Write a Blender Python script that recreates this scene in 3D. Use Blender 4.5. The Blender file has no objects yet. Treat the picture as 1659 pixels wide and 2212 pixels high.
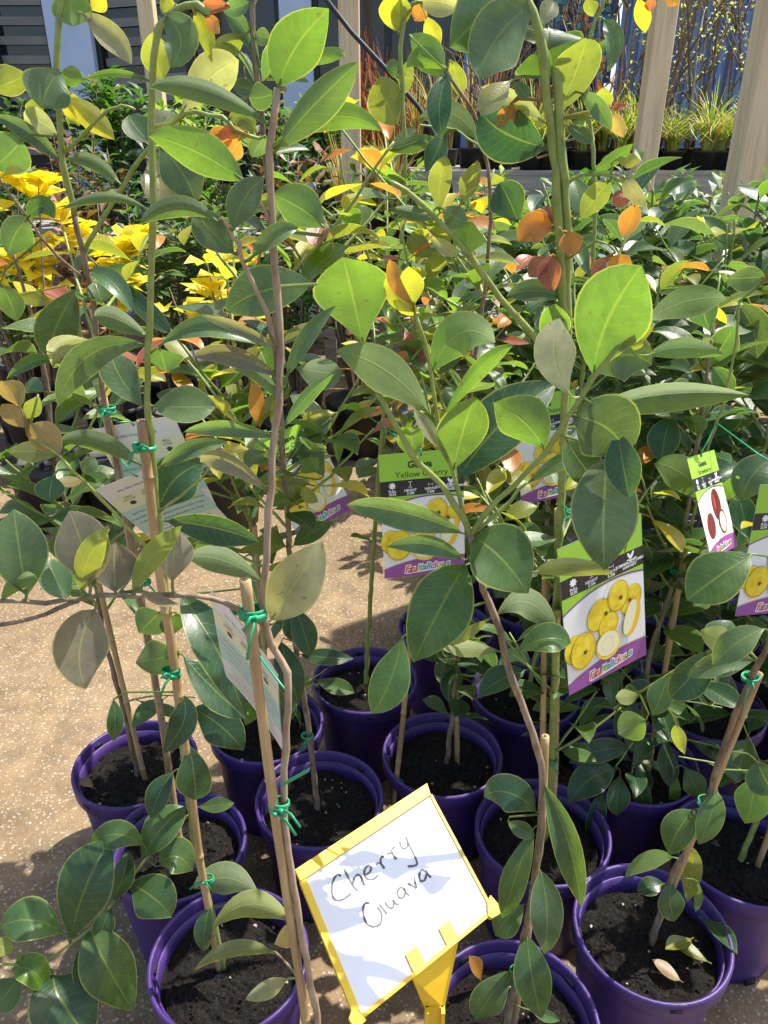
import bpy, math, random
from mathutils import Vector, Matrix, noise
R = math.radians
rnd = random.Random(7)
sc = bpy.context.scene
col = sc.collection

# ------------------------------------------------------------------ camera, sky, sun, exposure
CAM = Vector((0, 0, 1.38)); PITCH = R(26.0); FPX = 1661.0
cd = bpy.data.cameras.new('camera'); cam = bpy.data.objects.new('camera', cd); col.objects.link(cam)
cam.location = CAM; cam.rotation_euler = (R(90) - PITCH, 0, 0)
cd.sensor_fit = 'VERTICAL'; cd.sensor_height = 24.0; cd.lens = 12.0 * FPX / 1106.0
cd.clip_start = 0.02; cd.clip_end = 200
sc.camera = cam
SUN_EL, SUN_AZ = 62.0, 58.0                      # azimuth measured from straight ahead towards the right
w = bpy.data.worlds.new('World'); sc.world = w; w.use_nodes = True
nt = w.node_tree; bgn = nt.nodes['Background']
sky = nt.nodes.new('ShaderNodeTexSky'); sky.sky_type = 'NISHITA'; sky.sun_disc = False
sky.sun_elevation = R(SUN_EL); sky.sun_rotation = R(SUN_AZ)
sky.air_density = 1.0; sky.dust_density = 2.2; sky.ozone_density = 0.8
nt.links.new(sky.outputs[0], bgn.inputs[0]); bgn.inputs[1].default_value = 0.15
sd = bpy.data.lights.new('sun', 'SUN'); sd.energy = 4.6; sd.angle = R(0.5); sd.color = (1.0, 0.95, 0.86)
sun = bpy.data.objects.new('sun', sd); col.objects.link(sun)
SDIR = Vector((math.sin(R(SUN_AZ)) * math.cos(R(SUN_EL)), math.cos(R(SUN_AZ)) * math.cos(R(SUN_EL)), math.sin(R(SUN_EL))))
sun.rotation_euler = SDIR.to_track_quat('Z', 'Y').to_euler(); sun.location = SDIR * 20
sc.view_settings.view_transform = 'Standard'; sc.view_settings.look = 'None'
sc.view_settings.exposure = 0.9; sc.view_settings.gamma = 1.0
sc.cycles.max_bounces = 8; sc.cycles.transmission_bounces = 6; sc.cycles.diffuse_bounces = 4; sc.cycles.glossy_bounces = 3
sc.cycles.use_denoising = True

# ------------------------------------------------------------------ helpers
CP, SP = math.cos(PITCH), math.sin(PITCH)
def at(x, y, Y):
    "picture position (1659 x 2212 scale) on the plane Y metres ahead -> point in the place"
    o = (y - 1106) / FPX; s = Y / (CP - o * SP)
    return Vector(((x - 829.5) / FPX * s, Y, CAM.z + s * (-SP - o * CP)))
def atz(x, y, z):
    o = (y - 1106) / FPX; s = z / 1.0
    return Vector(((x - 829.5) / FPX * s, s * (CP - o * SP), CAM.z + s * (-SP - o * CP)))
def px(p):
    d = p - CAM; z = d.y * CP - d.z * SP; u = d.y * SP + d.z * CP
    return (829.5 + d.x / z * FPX, 1106 - u / z * FPX, z)

def link(name, mesh, parent=None):
    o = bpy.data.objects.new(name, mesh); col.objects.link(o)
    if parent is not None: o.parent = parent
    return o
def tag(o, label=None, cat=None, group=None, kind=None):
    if label: o['label'] = label
    if cat: o['category'] = cat
    if group: o['group'] = group
    if kind: o['kind'] = kind
    return o
def empty(name, loc=(0, 0, 0), rz=0):
    o = bpy.data.objects.new(name, None); col.objects.link(o); o.location = loc; o.rotation_euler = (0, 0, rz)
    o.empty_display_size = 0.05
    return o

class MB:
    "mesh builder"
    def __init__(s): s.v = []; s.f = []; s.uv = []; s.mi = []
    def face(s, idx, uv=None, m=0):
        s.f.append(tuple(idx)); s.uv.append(uv); s.mi.append(m)
    def quad(s, a, b, c, d, m=0, uv=None):
        i = len(s.v); s.v += [tuple(a), tuple(b), tuple(c), tuple(d)]; s.face((i, i+1, i+2, i+3), uv or [(0,0),(1,0),(1,1),(0,1)], m)
    def box(s, c, sz, m=0, rot=None):
        i = len(s.v); c = Vector(c)
        for dz in (-1, 1):
            for dy in (-1, 1):
                for dx in (-1, 1):
                    p = Vector((dx*sz[0]/2, dy*sz[1]/2, dz*sz[2]/2))
                    if rot is not None: p = rot @ p
                    s.v.append(tuple(c + p))
        for q in ((0,2,3,1),(4,5,7,6),(0,1,5,4),(2,6,7,3),(0,4,6,2),(1,3,7,5)):
            s.face([i+k for k in q], None, m)
    def prism(s, pts, d, m=0):
        "polygon pts extruded by vector d"
        n = len(pts); i = len(s.v); d = Vector(d)
        s.v += [tuple(p) for p in pts] + [tuple(Vector(p) + d) for p in pts]
        s.face([i+k for k in range(n)][::-1], None, m); s.face([i+n+k for k in range(n)], None, m)
        for k in range(n):
            k2 = (k+1) % n; s.face((i+k, i+k2, i+n+k2, i+n+k), None, m)
    def tube(s, pts, rad, sides=7, m=0, cap=True, flat=1.0):
        pts = [Vector(p) for p in pts]; n = len(pts)
        if not hasattr(rad, '__len__'): rad = [rad]*n
        t0 = (pts[1]-pts[0]).normalized(); ref = Vector((0,0,1)) if abs(t0.z) < .9 else Vector((1,0,0))
        a = t0.cross(ref).normalized(); base = len(s.v); L = 0
        for k in range(n):
            t = (pts[min(k+1,n-1)] - pts[max(k-1,0)]).normalized()
            a = (a - t*a.dot(t)).normalized(); b = t.cross(a)
            for j in range(sides):
                th = 2*math.pi*j/sides
                s.v.append(tuple(pts[k] + (a*math.cos(th) + b*math.sin(th)*flat)*rad[k]))
        for k in range(n-1):
            for j in range(sides):
                j2 = (j+1) % sides; p = base + k*sides; q = p + sides
                s.face((p+j, p+j2, q+j2, q+j), [(j/sides,k/4),((j+1)/sides,k/4),((j+1)/sides,(k+1)/4),(j/sides,(k+1)/4)], m)
        if cap:
            s.face([base+j for j in range(sides)][::-1], None, m); s.face([base+(n-1)*sides+j for j in range(sides)], None, m)
    def lathe(s, prof, seg=32, m=0, c=(0,0,0)):
        base = len(s.v); n = len(prof)
        for j in range(seg):
            th = 2*math.pi*j/seg
            for r, z in prof: s.v.append((c[0]+r*math.cos(th), c[1]+r*math.sin(th), c[2]+z))
        for j in range(seg):
            j2 = (j+1) % seg
            for k in range(n-1): s.face((base+j*n+k, base+j2*n+k, base+j2*n+k+1, base+j*n+k+1), None, m)
    def mesh(s, name, mats, smooth=True, off=None):
        me = bpy.data.meshes.new(name)
        vs = s.v if off is None else [(x-off[0], y-off[1], z-off[2]) for x, y, z in s.v]
        me.from_pydata(vs, [], s.f)
        for m in (mats if isinstance(mats, (list, tuple)) else [mats]): me.materials.append(m)
        if any(u is not None for u in s.uv):
            ul = me.uv_layers.new(name='UVMap'); buf = []
            for f, u in zip(s.f, s.uv):
                u = u or [(0.5, 0.5)]*len(f)
                for q in u: buf += [q[0], q[1]]
            ul.data.foreach_set('uv', buf)
        if len(set(s.mi)) > 1: me.polygons.foreach_set('material_index', s.mi)
        if smooth: me.polygons.foreach_set('use_smooth', [True]*len(s.f))
        me.update(); return me
    def build(s, name, mats, parent=None, smooth=True, off=None):
        return link(name, s.mesh(name, mats, smooth, off), parent)

# ------------------------------------------------------------------ materials
def mat(name, rgb=(.5,.5,.5), rough=.6, spec=.5, metal=0):
    m = bpy.data.materials.new(name); m.use_nodes = True
    b = m.node_tree.nodes['Principled BSDF']
    b.inputs['Base Color'].default_value = (*rgb, 1); b.inputs['Roughness'].default_value = rough
    b.inputs['Specular IOR Level'].default_value = spec; b.inputs['Metallic'].default_value = metal
    return m
def N(m, t, **k):
    n = m.node_tree.nodes.new(t)
    for a, v in k.items(): setattr(n, a, v)
    return n
def L(m, a, b): m.node_tree.links.new(a, b)
def math_(m, op, a, b=None, c=None):
    n = N(m, 'ShaderNodeMath', operation=op)
    for i, v in enumerate((a, b, c)):
        if v is None: continue
        if isinstance(v, (int, float)): n.inputs[i].default_value = v
        else: L(m, v, n.inputs[i])
    return n.outputs[0]
def mixc(m, fac, a, b, mode='MIX'):
    n = N(m, 'ShaderNodeMix', data_type='RGBA', blend_type=mode)
    for i, v in ((0, fac), (6, a), (7, b)):
        if isinstance(v, (int, float)): n.inputs[i].default_value = v
        elif isinstance(v, tuple): n.inputs[i].default_value = (*v, 1) if len(v) == 3 else v
        else: L(m, v, n.inputs[i])
    return n.outputs[2]
def ramp(m, fac, stops):
    n = N(m, 'ShaderNodeValToRGB'); e = n.color_ramp.elements
    while len(e) < len(stops): e.new(.5)
    for k, (p, c) in enumerate(stops): e[k].position = p; e[k].color = (*c, 1) if len(c) == 3 else c
    L(m, fac, n.inputs[0]); return n.outputs[0]
def noisy(m, scale, detail=4, rough=.6, coord='Object', sc3=None, dist=0):
    tc = N(m, 'ShaderNodeTexCoord'); n = N(m, 'ShaderNodeTexNoise')
    n.inputs['Scale'].default_value = scale; n.inputs['Detail'].default_value = detail; n.inputs['Roughness'].default_value = rough
    n.inputs['Distortion'].default_value = dist
    src = tc.outputs[coord]
    if sc3:
        mp = N(m, 'ShaderNodeMapping'); mp.inputs['Scale'].default_value = sc3; L(m, src, mp.inputs[0]); src = mp.outputs[0]
    L(m, src, n.inputs['Vector']); return n.outputs['Fac']
def bump(m, h, strength=.3, dist=.002):
    n = N(m, 'ShaderNodeBump'); n.inputs['Strength'].default_value = strength; n.inputs['Distance'].default_value = dist
    L(m, h, n.inputs['Height']); L(m, n.outputs[0], m.node_tree.nodes['Principled BSDF'].inputs['Normal']); return n.outputs[0]
def P_(m): return m.node_tree.nodes['Principled BSDF']
def noise_mat(name, c1, c2, scale, rough=.6, bmp=0, bd=.002, lo=.35, hi=.65, sc3=None, spec=.5, detail=5):
    m = mat(name, c1, rough, spec); f = noisy(m, scale, detail, .6, 'Object', sc3)
    L(m, ramp(m, f, [(lo, c1), (hi, c2)]), P_(m).inputs['Base Color'])
    if bmp: bump(m, f, bmp, bd)
    return m

def leaf_material():
    m = bpy.data.materials.new('leaf'); m.use_nodes = True; t = m.node_tree
    p = P_(m); out = t.nodes['Material Output']
    oi = N(m, 'ShaderNodeObjectInfo'); uv = N(m, 'ShaderNodeUVMap'); sx = N(m, 'ShaderNodeSeparateXYZ'); L(m, uv.outputs[0], sx.inputs[0])
    u = math_(m, 'ABSOLUTE', math_(m, 'SUBTRACT', sx.outputs[0], .5)); u = math_(m, 'MULTIPLY', u, 2.0); v = sx.outputs[1]
    nz = noisy(m, 42, 3, .6, 'Object'); nz2 = noisy(m, 420, 2, .6, 'Object')
    base = mixc(m, 1.0, oi.outputs['Color'], ramp(m, nz, [(.3, (.72, .76, .72)), (.7, (1.22, 1.2, 1.1))]), 'MULTIPLY')
    # blotches: a few small worn spots
    sp = noisy(m, 150, 1, .4, 'Object'); spm = math_(m, 'GREATER_THAN', sp, .735)
    base = mixc(m, math_(m, 'MULTIPLY', spm, .5), base, (.10, .065, .03))
    # side veins run forward from the midrib and curve near the edge
    vv = math_(m, 'SUBTRACT', v, math_(m, 'MULTIPLY', math_(m, 'POWER', u, 1.25), .17))
    wob = math_(m, 'ADD', math_(m, 'MULTIPLY', vv, 11.0), math_(m, 'MULTIPLY', nz, .9))
    fr = math_(m, 'ABSOLUTE', math_(m, 'SUBTRACT', math_(m, 'FRACT', wob), .5))
    vein = N(m, 'ShaderNodeMapRange'); vein.inputs[1].default_value = .045; vein.inputs[2].default_value = .0; L(m, fr, vein.inputs[0])
    veinf = math_(m, 'MULTIPLY', vein.outputs[0], math_(m, 'LESS_THAN', u, .9))
    rib = N(m, 'ShaderNodeMapRange'); rib.inputs[1].default_value = .06; rib.inputs[2].default_value = .02; L(m, u, rib.inputs[0])
    edge = N(m, 'ShaderNodeMapRange'); edge.inputs[1].default_value = .93; edge.inputs[2].default_value = .965; L(m, u, edge.inputs[0])
    lite = mixc(m, .6, base, (.34, .40, .10))
    colr = mixc(m, math_(m, 'MULTIPLY', veinf, .34), base, lite)
    colr = mixc(m, math_(m, 'MULTIPLY', rib.outputs[0], .48), colr, lite)
    colr = mixc(m, math_(m, 'MULTIPLY', edge.outputs[0], .7), colr, mixc(m, .55, base, (.50, .50, .14)))
    geo = N(m, 'ShaderNodeNewGeometry')
    under = mixc(m, .42, colr, (.26, .31, .15))
    both = mixc(m, geo.outputs['Backfacing'], colr, under)
    L(m, both, p.inputs['Base Color'])
    rg = N(m, 'ShaderNodeMapRange'); rg.inputs[3].default_value = .27; rg.inputs[4].default_value = .62; L(m, geo.outputs['Backfacing'], rg.inputs[0])
    L(m, math_(m, 'ADD', rg.outputs[0], math_(m, 'MULTIPLY', nz, .12)), p.inputs['Roughness'])
    p.inputs['Specular IOR Level'].default_value = .55
    h = math_(m, 'ADD', math_(m, 'MULTIPLY', veinf, -.3), math_(m, 'ADD', math_(m, 'MULTIPLY', rib.outputs[0], -1.2), math_(m, 'ADD', math_(m, 'MULTIPLY', nz2, .25), math_(m, 'MULTIPLY', nz, .9))))
    bn = bump(m, h, .25, .0012)
    tr = N(m, 'ShaderNodeBsdfTranslucent')
    tcol = mixc(m, 1.0, colr, (2.5, 2.6, .9), 'MULTIPLY')
    hs = N(m, 'ShaderNodeHueSaturation'); hs.inputs['Saturation'].default_value = .98; L(m, tcol, hs.inputs['Color'])
    L(m, hs.outputs[0], tr.inputs['Color']); L(m, bn, tr.inputs['Normal'])
    mx = N(m, 'ShaderNodeMixShader'); mx.inputs[0].default_value = .38
    L(m, p.outputs[0], mx.inputs[1]); L(m, tr.outputs[0], mx.inputs[2]); L(m, mx.outputs[0], out.inputs[0])
    return m
LEAF = leaf_material()
def simple_leaf(name, c1, c2, k=.3):
    m = mat(name, c1, .5); f = noisy(m, 9, 3)
    c = ramp(m, f, [(.35, c1), (.65, c2)]); L(m, c, P_(m).inputs['Base Color'])
    tr = N(m, 'ShaderNodeBsdfTranslucent'); L(m, mixc(m, 1.0, c, (2., 2.3, .8), 'MULTIPLY'), tr.inputs['Color'])
    mx = N(m, 'ShaderNodeMixShader'); mx.inputs[0].default_value = k
    L(m, P_(m).outputs[0], mx.inputs[1]); L(m, tr.outputs[0], mx.inputs[2]); L(m, mx.outputs[0], m.node_tree.nodes['Material Output'].inputs[0])
    return m
STEMG = noise_mat('green_stem', (.19, .25, .055), (.30, .35, .095), 60, .5, .2, .001)
STEMB = noise_mat('brown_stem', (.13, .085, .05), (.30, .22, .14), 90, .75, .5, .0015, sc3=(1, 1, .35))
STEMP = noise_mat('grey_stem', (.25, .165, .10), (.44, .325, .21), 80, .7, .4, .001, sc3=(1, 1, .35))
BAMBOO = noise_mat('bamboo', (.30, .19, .085), (.52, .36, .17), 34, .5, .25, .001, sc3=(1.6, 1.6, .22))
POT = noise_mat('purple_plastic', (.062, .028, .21), (.078, .037, .25), 22, .38, .05, .001)
def scuff():
    m = POT; f = noisy(m, 60, 6, .75, 'Object', (1, 1, 3)); g = ramp(m, f, [(.60, (0, 0, 0)), (.74, (1, 1, 1))])
    base = ramp(m, noisy(m, 14, 3), [(.35, (.040, .017, .115)), (.65, (.056, .025, .155))])
    L(m, mixc(m, math_(m, 'MULTIPLY', g, .5), base, (.22, .19, .27)), P_(m).inputs['Base Color'])
    L(m, math_(m, 'ADD', .34, math_(m, 'MULTIPLY', f, .25)), P_(m).inputs['Roughness'])
scuff()
POTK = noise_mat('black_plastic', (.012, .012, .013), (.022, .022, .023), 20, .6)
POTD = mat('painted_slot_shade', (.008, .005, .015), .8)  # near-black stands in for the shade inside slots and notches
def soil_mat():
    m = mat('potting_mix', (.02, .015, .012), .95, .2)
    a = noisy(m, 190, 5, .75); b = noisy(m, 900, 2, .5)
    c = ramp(m, a, [(.36, (.004, .0035, .003)), (.55, (.017, .014, .012)), (.72, (.05, .04, .033))])
    s = math_(m, 'GREATER_THAN', b, .70)
    L(m, mixc(m, math_(m, 'MULTIPLY', s, .55), c, (.30, .27, .23)), P_(m).inputs['Base Color']); bump(m, a, 1.0, .006)
    return m
SOIL = soil_mat()
def ground_mat():
    m = mat('exposed_aggregate', (.4, .35, .27), .85, .3)
    tc = N(m, 'ShaderNodeTexCoord')
    def vor(scale):
        v = N(m, 'ShaderNodeTexVoronoi'); v.inputs['Scale'].default_value = scale; L(m, tc.outputs['Object'], v.inputs['Vector']); return v
    v1 = vor(120); v2 = vor(230); big = noisy(m, 2.2, 5, .6); mid = noisy(m, 14, 4, .65); fine = noisy(m, 500, 3, .7)
    base = ramp(m, big, [(.3, (.215, .165, .105)), (.5, (.30, .235, .155)), (.7, (.36, .29, .20))])
    base = mixc(m, .75, base, ramp(m, mid, [(.3, (.16, .125, .085)), (.7, (.42, .35, .25))]), 'OVERLAY')
    base = mixc(m, .5, base, ramp(m, fine, [(.3, (.25, .25, .25)), (.7, (.8, .8, .8))]), 'OVERLAY')
    peb = ramp(m, v1.outputs['Color'], [(.0, (.13, .095, .065)), (.45, (.33, .25, .165)), (.75, (.50, .41, .29)), (1., (.70, .63, .50))])
    sepc = N(m, 'ShaderNodeSeparateColor'); L(m, v1.outputs['Color'], sepc.inputs[0])
    r1 = N(m, 'ShaderNodeMapRange'); r1.inputs[1].default_value = .42; r1.inputs[2].default_value = .30; L(m, v1.outputs['Distance'], r1.inputs[0])
    on = math_(m, 'MULTIPLY', r1.outputs[0], math_(m, 'GREATER_THAN', sepc.outputs[1], .2))
    c = mixc(m, math_(m, 'MULTIPLY', on, .62), base, peb)
    sep2 = N(m, 'ShaderNodeSeparateColor'); L(m, v2.outputs['Color'], sep2.inputs[0])
    on2 = math_(m, 'MULTIPLY', math_(m, 'LESS_THAN', v2.outputs['Distance'], .28), math_(m, 'GREATER_THAN', sep2.outputs[0], .45))
    c = mixc(m, math_(m, 'MULTIPLY', on2, .28), c, (.52, .46, .36))
    dk = noisy(m, 5.5, 6, .7, 'Object', None, .6)
    c = mixc(m, math_(m, 'MULTIPLY', ramp(m, dk, [(.52, (0,0,0)), (.72, (1,1,1))]), .5), c, (.11, .09, .06))
    L(m, c, P_(m).inputs['Base Color']); bump(m, math_(m, 'ADD', math_(m, 'MULTIPLY', on, .6), math_(m, 'MULTIPLY', fine, .5)), .6, .003)
    return m
GROUND = ground_mat()
TIE = mat('green_plastic_tie', (.012, .30, .13), .35); 
YEL = noise_mat('yellow_plastic', (.78, .49, .012), (.84, .55, .02), 30, .42)
WHITE = noise_mat('white_board', (.76, .76, .78), (.82, .82, .83), 18, .38)
MARK = mat('marker_ink', (.085, .085, .10), .5)
def timber():
    m = mat('pine_timber', (.5, .4, .28), .75, .3)
    f = noisy(m, 7, 6, .65, 'Object', (6, 6, .35), .3); g = noisy(m, 120, 3, .6, 'Object', (1, 1, .05))
    c = ramp(m, f, [(.3, (.62, .44, .25)), (.55, (.80, .59, .36)), (.75, (.84, .66, .43))])
    c = mixc(m, .3, c, ramp(m, g, [(.3, (.3,.3,.3)), (.7, (.75,.75,.75))]), 'OVERLAY')
    L(m, c, P_(m).inputs['Base Color']); bump(m, g, .3, .002); return m
TIMBER = timber()
GREYWOOD = noise_mat('weathered_timber', (.24, .215, .18), (.40, .37, .32), 6, .85, .3, .002, sc3=(.4, 5, 5))
BLUE = noise_mat('blue_cladding', (.12, .20, .38), (.15, .235, .43), 3, .5)
PALE = noise_mat('pale_blue_paint', (.46, .55, .72), (.54, .62, .78), 4, .6)
DARK = mat('dark_frame', (.012, .014, .02), .4)
GLASS = mat('dark_window_glass', (.010, .014, .022), .06, .6)
SLAT = noise_mat('grey_reflection', (.20, .20, .19), (.30, .29, .27), 2, .7)

# ------------------------------------------------------------------ ground
g = MB(); g.quad((-20, -4, 0), (20, -4, 0), (20, 26, 0), (-20, 26, 0))
ground = tag(g.build('ground', GROUND), 'exposed aggregate concrete ground between the pots', None, None, 'structure')

# ------------------------------------------------------------------ pots
SOILZ = .205
def pot_meshes():
    b = MB()
    b.lathe([(0, .012), (.086, .012), (.088, .0), (.094, .0), (.0965, .02), (.104, .10), (.1135, .213), (.1135, .222), (.110, .222), (.108, .20), (.100, .10), (.09, .03), (0, .03)], 44)
    for k in range(6):                                     # dark boxes at the foot, painted as the shade in drainage notches
        a = k * math.pi / 3; b.box((math.cos(a)*.093, math.sin(a)*.093, .006), (.012, .02, .012), 1, Matrix.Rotation(a, 3, 'Z'))
    body = b.mesh('pot_body', [POT, POTD])
    r = MB(); r.lathe([(.1133, .208), (.1205, .206), (.1225, .209), (.1238, .236), (.1225, .2405), (.1185, .241), (.1165, .238), (.113, .214), (.1133, .208)], 52)
    for a in (.4, 1.95, 3.54, 5.1):                         # dark boxes set in the lip, painted as the shade inside hanger slots
        r.box((math.cos(a)*.1178, math.sin(a)*.1178, .2275), (.0135, .017, .0065), 1, Matrix.Rotation(a, 3, 'Z'))
    rim = r.mesh('pot_rim', [POT, POTD])
    return body, rim
BODY, RIM = pot_meshes()
def soil_mesh(seed):
    s = MB(); rg, sg = 15, 46; off = Vector((seed*3.1, seed*1.7, 0))
    def hz(x, y, k): 
        p = Vector((x, y, 0)) + off
        return SOILZ + .010*noise.noise(p*18) + .0065*noise.noise(p*75) + .005*noise.noise(p*190) - .010*(k/rg)**3
    s.v.append((0, 0, hz(0, 0, 0)))
    for k in range(1, rg+1):
        for j in range(sg):
            a = 2*math.pi*(j + .5*(k % 2))/sg; r = .1082*k/rg
            x, y = r*math.cos(a), r*math.sin(a); s.v.append((x, y, hz(x, y, k)))
    for j in range(sg): s.face((0, 1+j, 1+(j+1) % sg))
    for k in range(rg-1):
        for j in range(sg):
            j2 = (j+1) % sg; p = 1+k*sg; q = p+sg; s.face((p+j, q+j, q+j2, p+j2))
    rr = random.Random(seed)
    for k in range(170):                                    # bark and grit crumbs
        a = rr.random()*6.28; r = .104*math.sqrt(rr.random()); x, y = r*math.cos(a), r*math.sin(a); z = hz(x, y, 15*r/.108)
        d = rr.uniform(.0013, .0042); d2 = d*rr.uniform(.5, 1.6)
        s.box((x, y, z + d*.2), (d, d2, d*.8), 0 if rr.random() > .07 else 1, Matrix.Rotation(rr.random()*3, 3, 'Z') @ Matrix.Rotation(rr.uniform(-.6, .6), 3, 'X'))
    return s.mesh('soil', [SOIL, GRIT], smooth=False)
GRIT = mat('pale_grit', (.36, .33, .28), .9)
SOILS = [soil_mesh(k) for k in range(4)]

LC = {'g': (.066, .125, .040), 'd': (.036, .085, .040), 'b': (.105, .195, .026), 'y': (.34, .31, .022), 'o': (.42, .16, .028),
      'r': (.30, .085, .055), 'p': (.165, .145, .120), 'w': (.27, .265, .18), 'e': (.085, .140, .072), 'n': (.26, .155, .075), 'k': (.17, .19, .035)}  # 'w': pale leaves, and white sun glare painted into the colour of others
def leaf_color(k, r=rnd):
    c = LC[k]; f = r.uniform(.82, 1.2); h = r.uniform(-.08, .08)
    return (c[0]*f*(1+h), c[1]*f, c[2]*f*(1-h), 1)

PLANTS = []
class Plant:
    def __init__(s, name, pos, label, group=None, pot='purple', rot=None, cat='potted plant'):
        s.root = empty(name, (pos[0], pos[1], 0)); s.o = s.root.location.copy(); s.stems = []; s.nleaf = 0; PLANTS.append(s)
        tag(s.root, label, cat, group)
        rz = rnd.random()*6.28 if rot is None else rot
        if pot:
            b = link('pot', BODY, s.root); b.rotation_euler.z = rz
            r = link('rim', RIM, b)
            so = link('soil', SOILS[rnd.randrange(4)], s.root); so.rotation_euler.z = rz*1.7
    def stem(s, pts, r0, r1, m=None, name='branch', jitter=.0012, conv=True, sides=7):
        P = [at(*p) if conv else Vector(p) for p in pts]
        # smooth resample
        Q = []
        for i in range(len(P)-1):
            a, b, c, d = P[max(i-1, 0)], P[i], P[i+1], P[min(i+2, len(P)-1)]
            n = max(2, int((c-b).length/.018))
            for k in range(n):
                t = k/n; Q.append(.5*((2*b) + (c-a)*t + (2*a-5*b+4*c-d)*t*t + (3*b-a-3*c+d)*t*t*t))
        Q.append(P[-1])
        for i in range(1, len(Q)-1): Q[i] = Q[i] + Vector((rnd.uniform(-1, 1), rnd.uniform(-1, 1), rnd.uniform(-1, 1)))*jitter
        n = len(Q); rad = [r0 + (r1-r0)*i/(n-1) for i in range(n)]
        for i in range(2, n-1, 4): rad[i] *= 1.14
        b = MB(); b.tube(Q, rad, sides); o = b.build(name, m or STEMG, s.root, off=s.o)
        s.stems.append((Q, rad)); return Q
    def near(s, x, y):
        best = None
        for Q, rad in s.stems:
            for i, q in enumerate(Q):
                p = px(q); d = (p[0]-x)**2 + (p[1]-y)**2
                if best is None or d < best[0]: best = (d, q, rad[i])
        return best
    def leaf(s, k, side, bx, by, tx, ty, w, mx=None, my=None, r=None, f=None, d=None, v=None, Y=0., wav=None):
        _, sp, sr = s.near(bx, by)
        Yb = sp.y + Y
        B = at(bx, by, Yb)
        ln = math.hypot(tx-bx, ty-by); z = px(B)[2]; L3 = ln/FPX*z
        up = (by-ty)/max(ln, 1); sg = 1 if side == 'u' else -1
        if d is None: d = L3*(.45*up*sg + rnd.uniform(-.12, .12))
        else: d = d*L3
        T = at(tx, ty, Yb + d)
        if mx is None:
            perp = Vector((-(ty-by), tx-bx)).normalized()*ln*rnd.uniform(-.06, .06); mx, my = (bx+tx)/2+perp.x, (by+ty)/2+perp.y
        Mi = at(mx, my, Yb + d*.5 + L3*.07*(-sg))
        roll = R(rnd.uniform(-24, 24) if r is None else r); fold = R(rnd.uniform(8, 26) if f is None else f)
        W = 1.2*w/FPX*z/max(.45, math.cos(roll))
        vm = v or rnd.uniform(.47, .58)
        me = leaf_mesh(B, Mi, T, W, roll, fold, sg, vm, sp, s.o, wav)
        o = link('leaf', me, s.root); o.color = leaf_color(k); s.nleaf += 1
        return o
    def leaves(s, text, tile=None):
        r, c = 0, 0; m = 1.0; ox = oy = 0
        for line in text.strip().splitlines():
            t = line.split()
            if not t or t[0] == '#': continue
            if t[0][0] == '@':
                rr, cc = int(t[0][1]), int(t[0][2]); ox, oy, m = cc*829.5, rr*553.0, .5; continue
            kw = {}; nums = []
            for q in t[2:]:
                if q[0].isalpha(): kw[q[0]] = float(q[1:])
                else: nums.append(float(q))
            w = nums[4]*m
            p = [(ox + nums[i]*m) if i % 2 == 0 else (oy + nums[i]*m) for i in range(4)]
            mm = (ox + nums[5]*m, oy + nums[6]*m) if len(nums) > 6 else (None, None)
            s.leaf(t[0], t[1], *p, w, *mm, **kw)
    def proc(s, stem, a, b, gap=.045, size=(.055, .085), young=.0, pal='gggde', az=None, el=(-15, 35), rr=rnd, keep=1.0):
        "opposite pairs of shared leaf shapes along a stem between its fractions a..b"
        Q, rad = stem if isinstance(stem, tuple) else s.stems[stem]
        acc = 0; nxt = 0; tot = sum((Q[i+1]-Q[i]).length for i in range(len(Q)-1)); az = rr.random()*6.28 if az is None else az
        for i in range(len(Q)-1):
            acc += (Q[i+1]-Q[i]).length; fr = acc/tot
            if fr < a or fr > b or acc < nxt: continue
            nxt = acc + gap*rr.uniform(.7, 1.3); az += math.pi/2 + rr.uniform(-.4, .4)
            for sgn in (0, math.pi):
                if rr.random() > keep: continue
                A = az + sgn + rr.uniform(-.35, .35); e = R(rr.uniform(*el) + 30*(fr > .93))
                dv = Vector((math.cos(A)*math.cos(e), math.sin(A)*math.cos(e), math.sin(e)))
                k = rr.choice(pal)
                ln = rr.uniform(*size)
                if fr > 1-young:
                    k = rr.choice('oyykor') if fr > 1-young*.55 else rr.choice('kyb'); ln *= .72
                    if fr > 1-young*.55: dv = (dv + Vector((0, 0, -.7))).normalized()
                s.lib_leaf(Q[i], dv, ln, k, rr)
    def crown(s, n, z0, z1, length=(.15, .32), size=(.065, .1), young=.25, pal='gbek', seed=0, back=-.35, gap=.04, keep=.9, idx=0):
        rr = random.Random(seed); Q, rad = s.stems[idx]; c = [q for q in Q if z0 <= q.z <= z1]
        for k in range(n):
            q = rr.choice(c); 
            while True:
                a = rr.random()*6.28
                if math.sin(a) > back: break
            l = rr.uniform(*length); d = Vector((math.cos(a), math.sin(a), rr.uniform(.35, 1.1))).normalized()
            s.stem([q, q + d*l*.5, q + d*l + Vector((0, 0, l*.12))], .0026, .0015, STEMG, conv=False, sides=5)
            s.proc(s.stems[-1], .18, 1.0, gap, size, young, pal, rr=rr, keep=keep)
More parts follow.
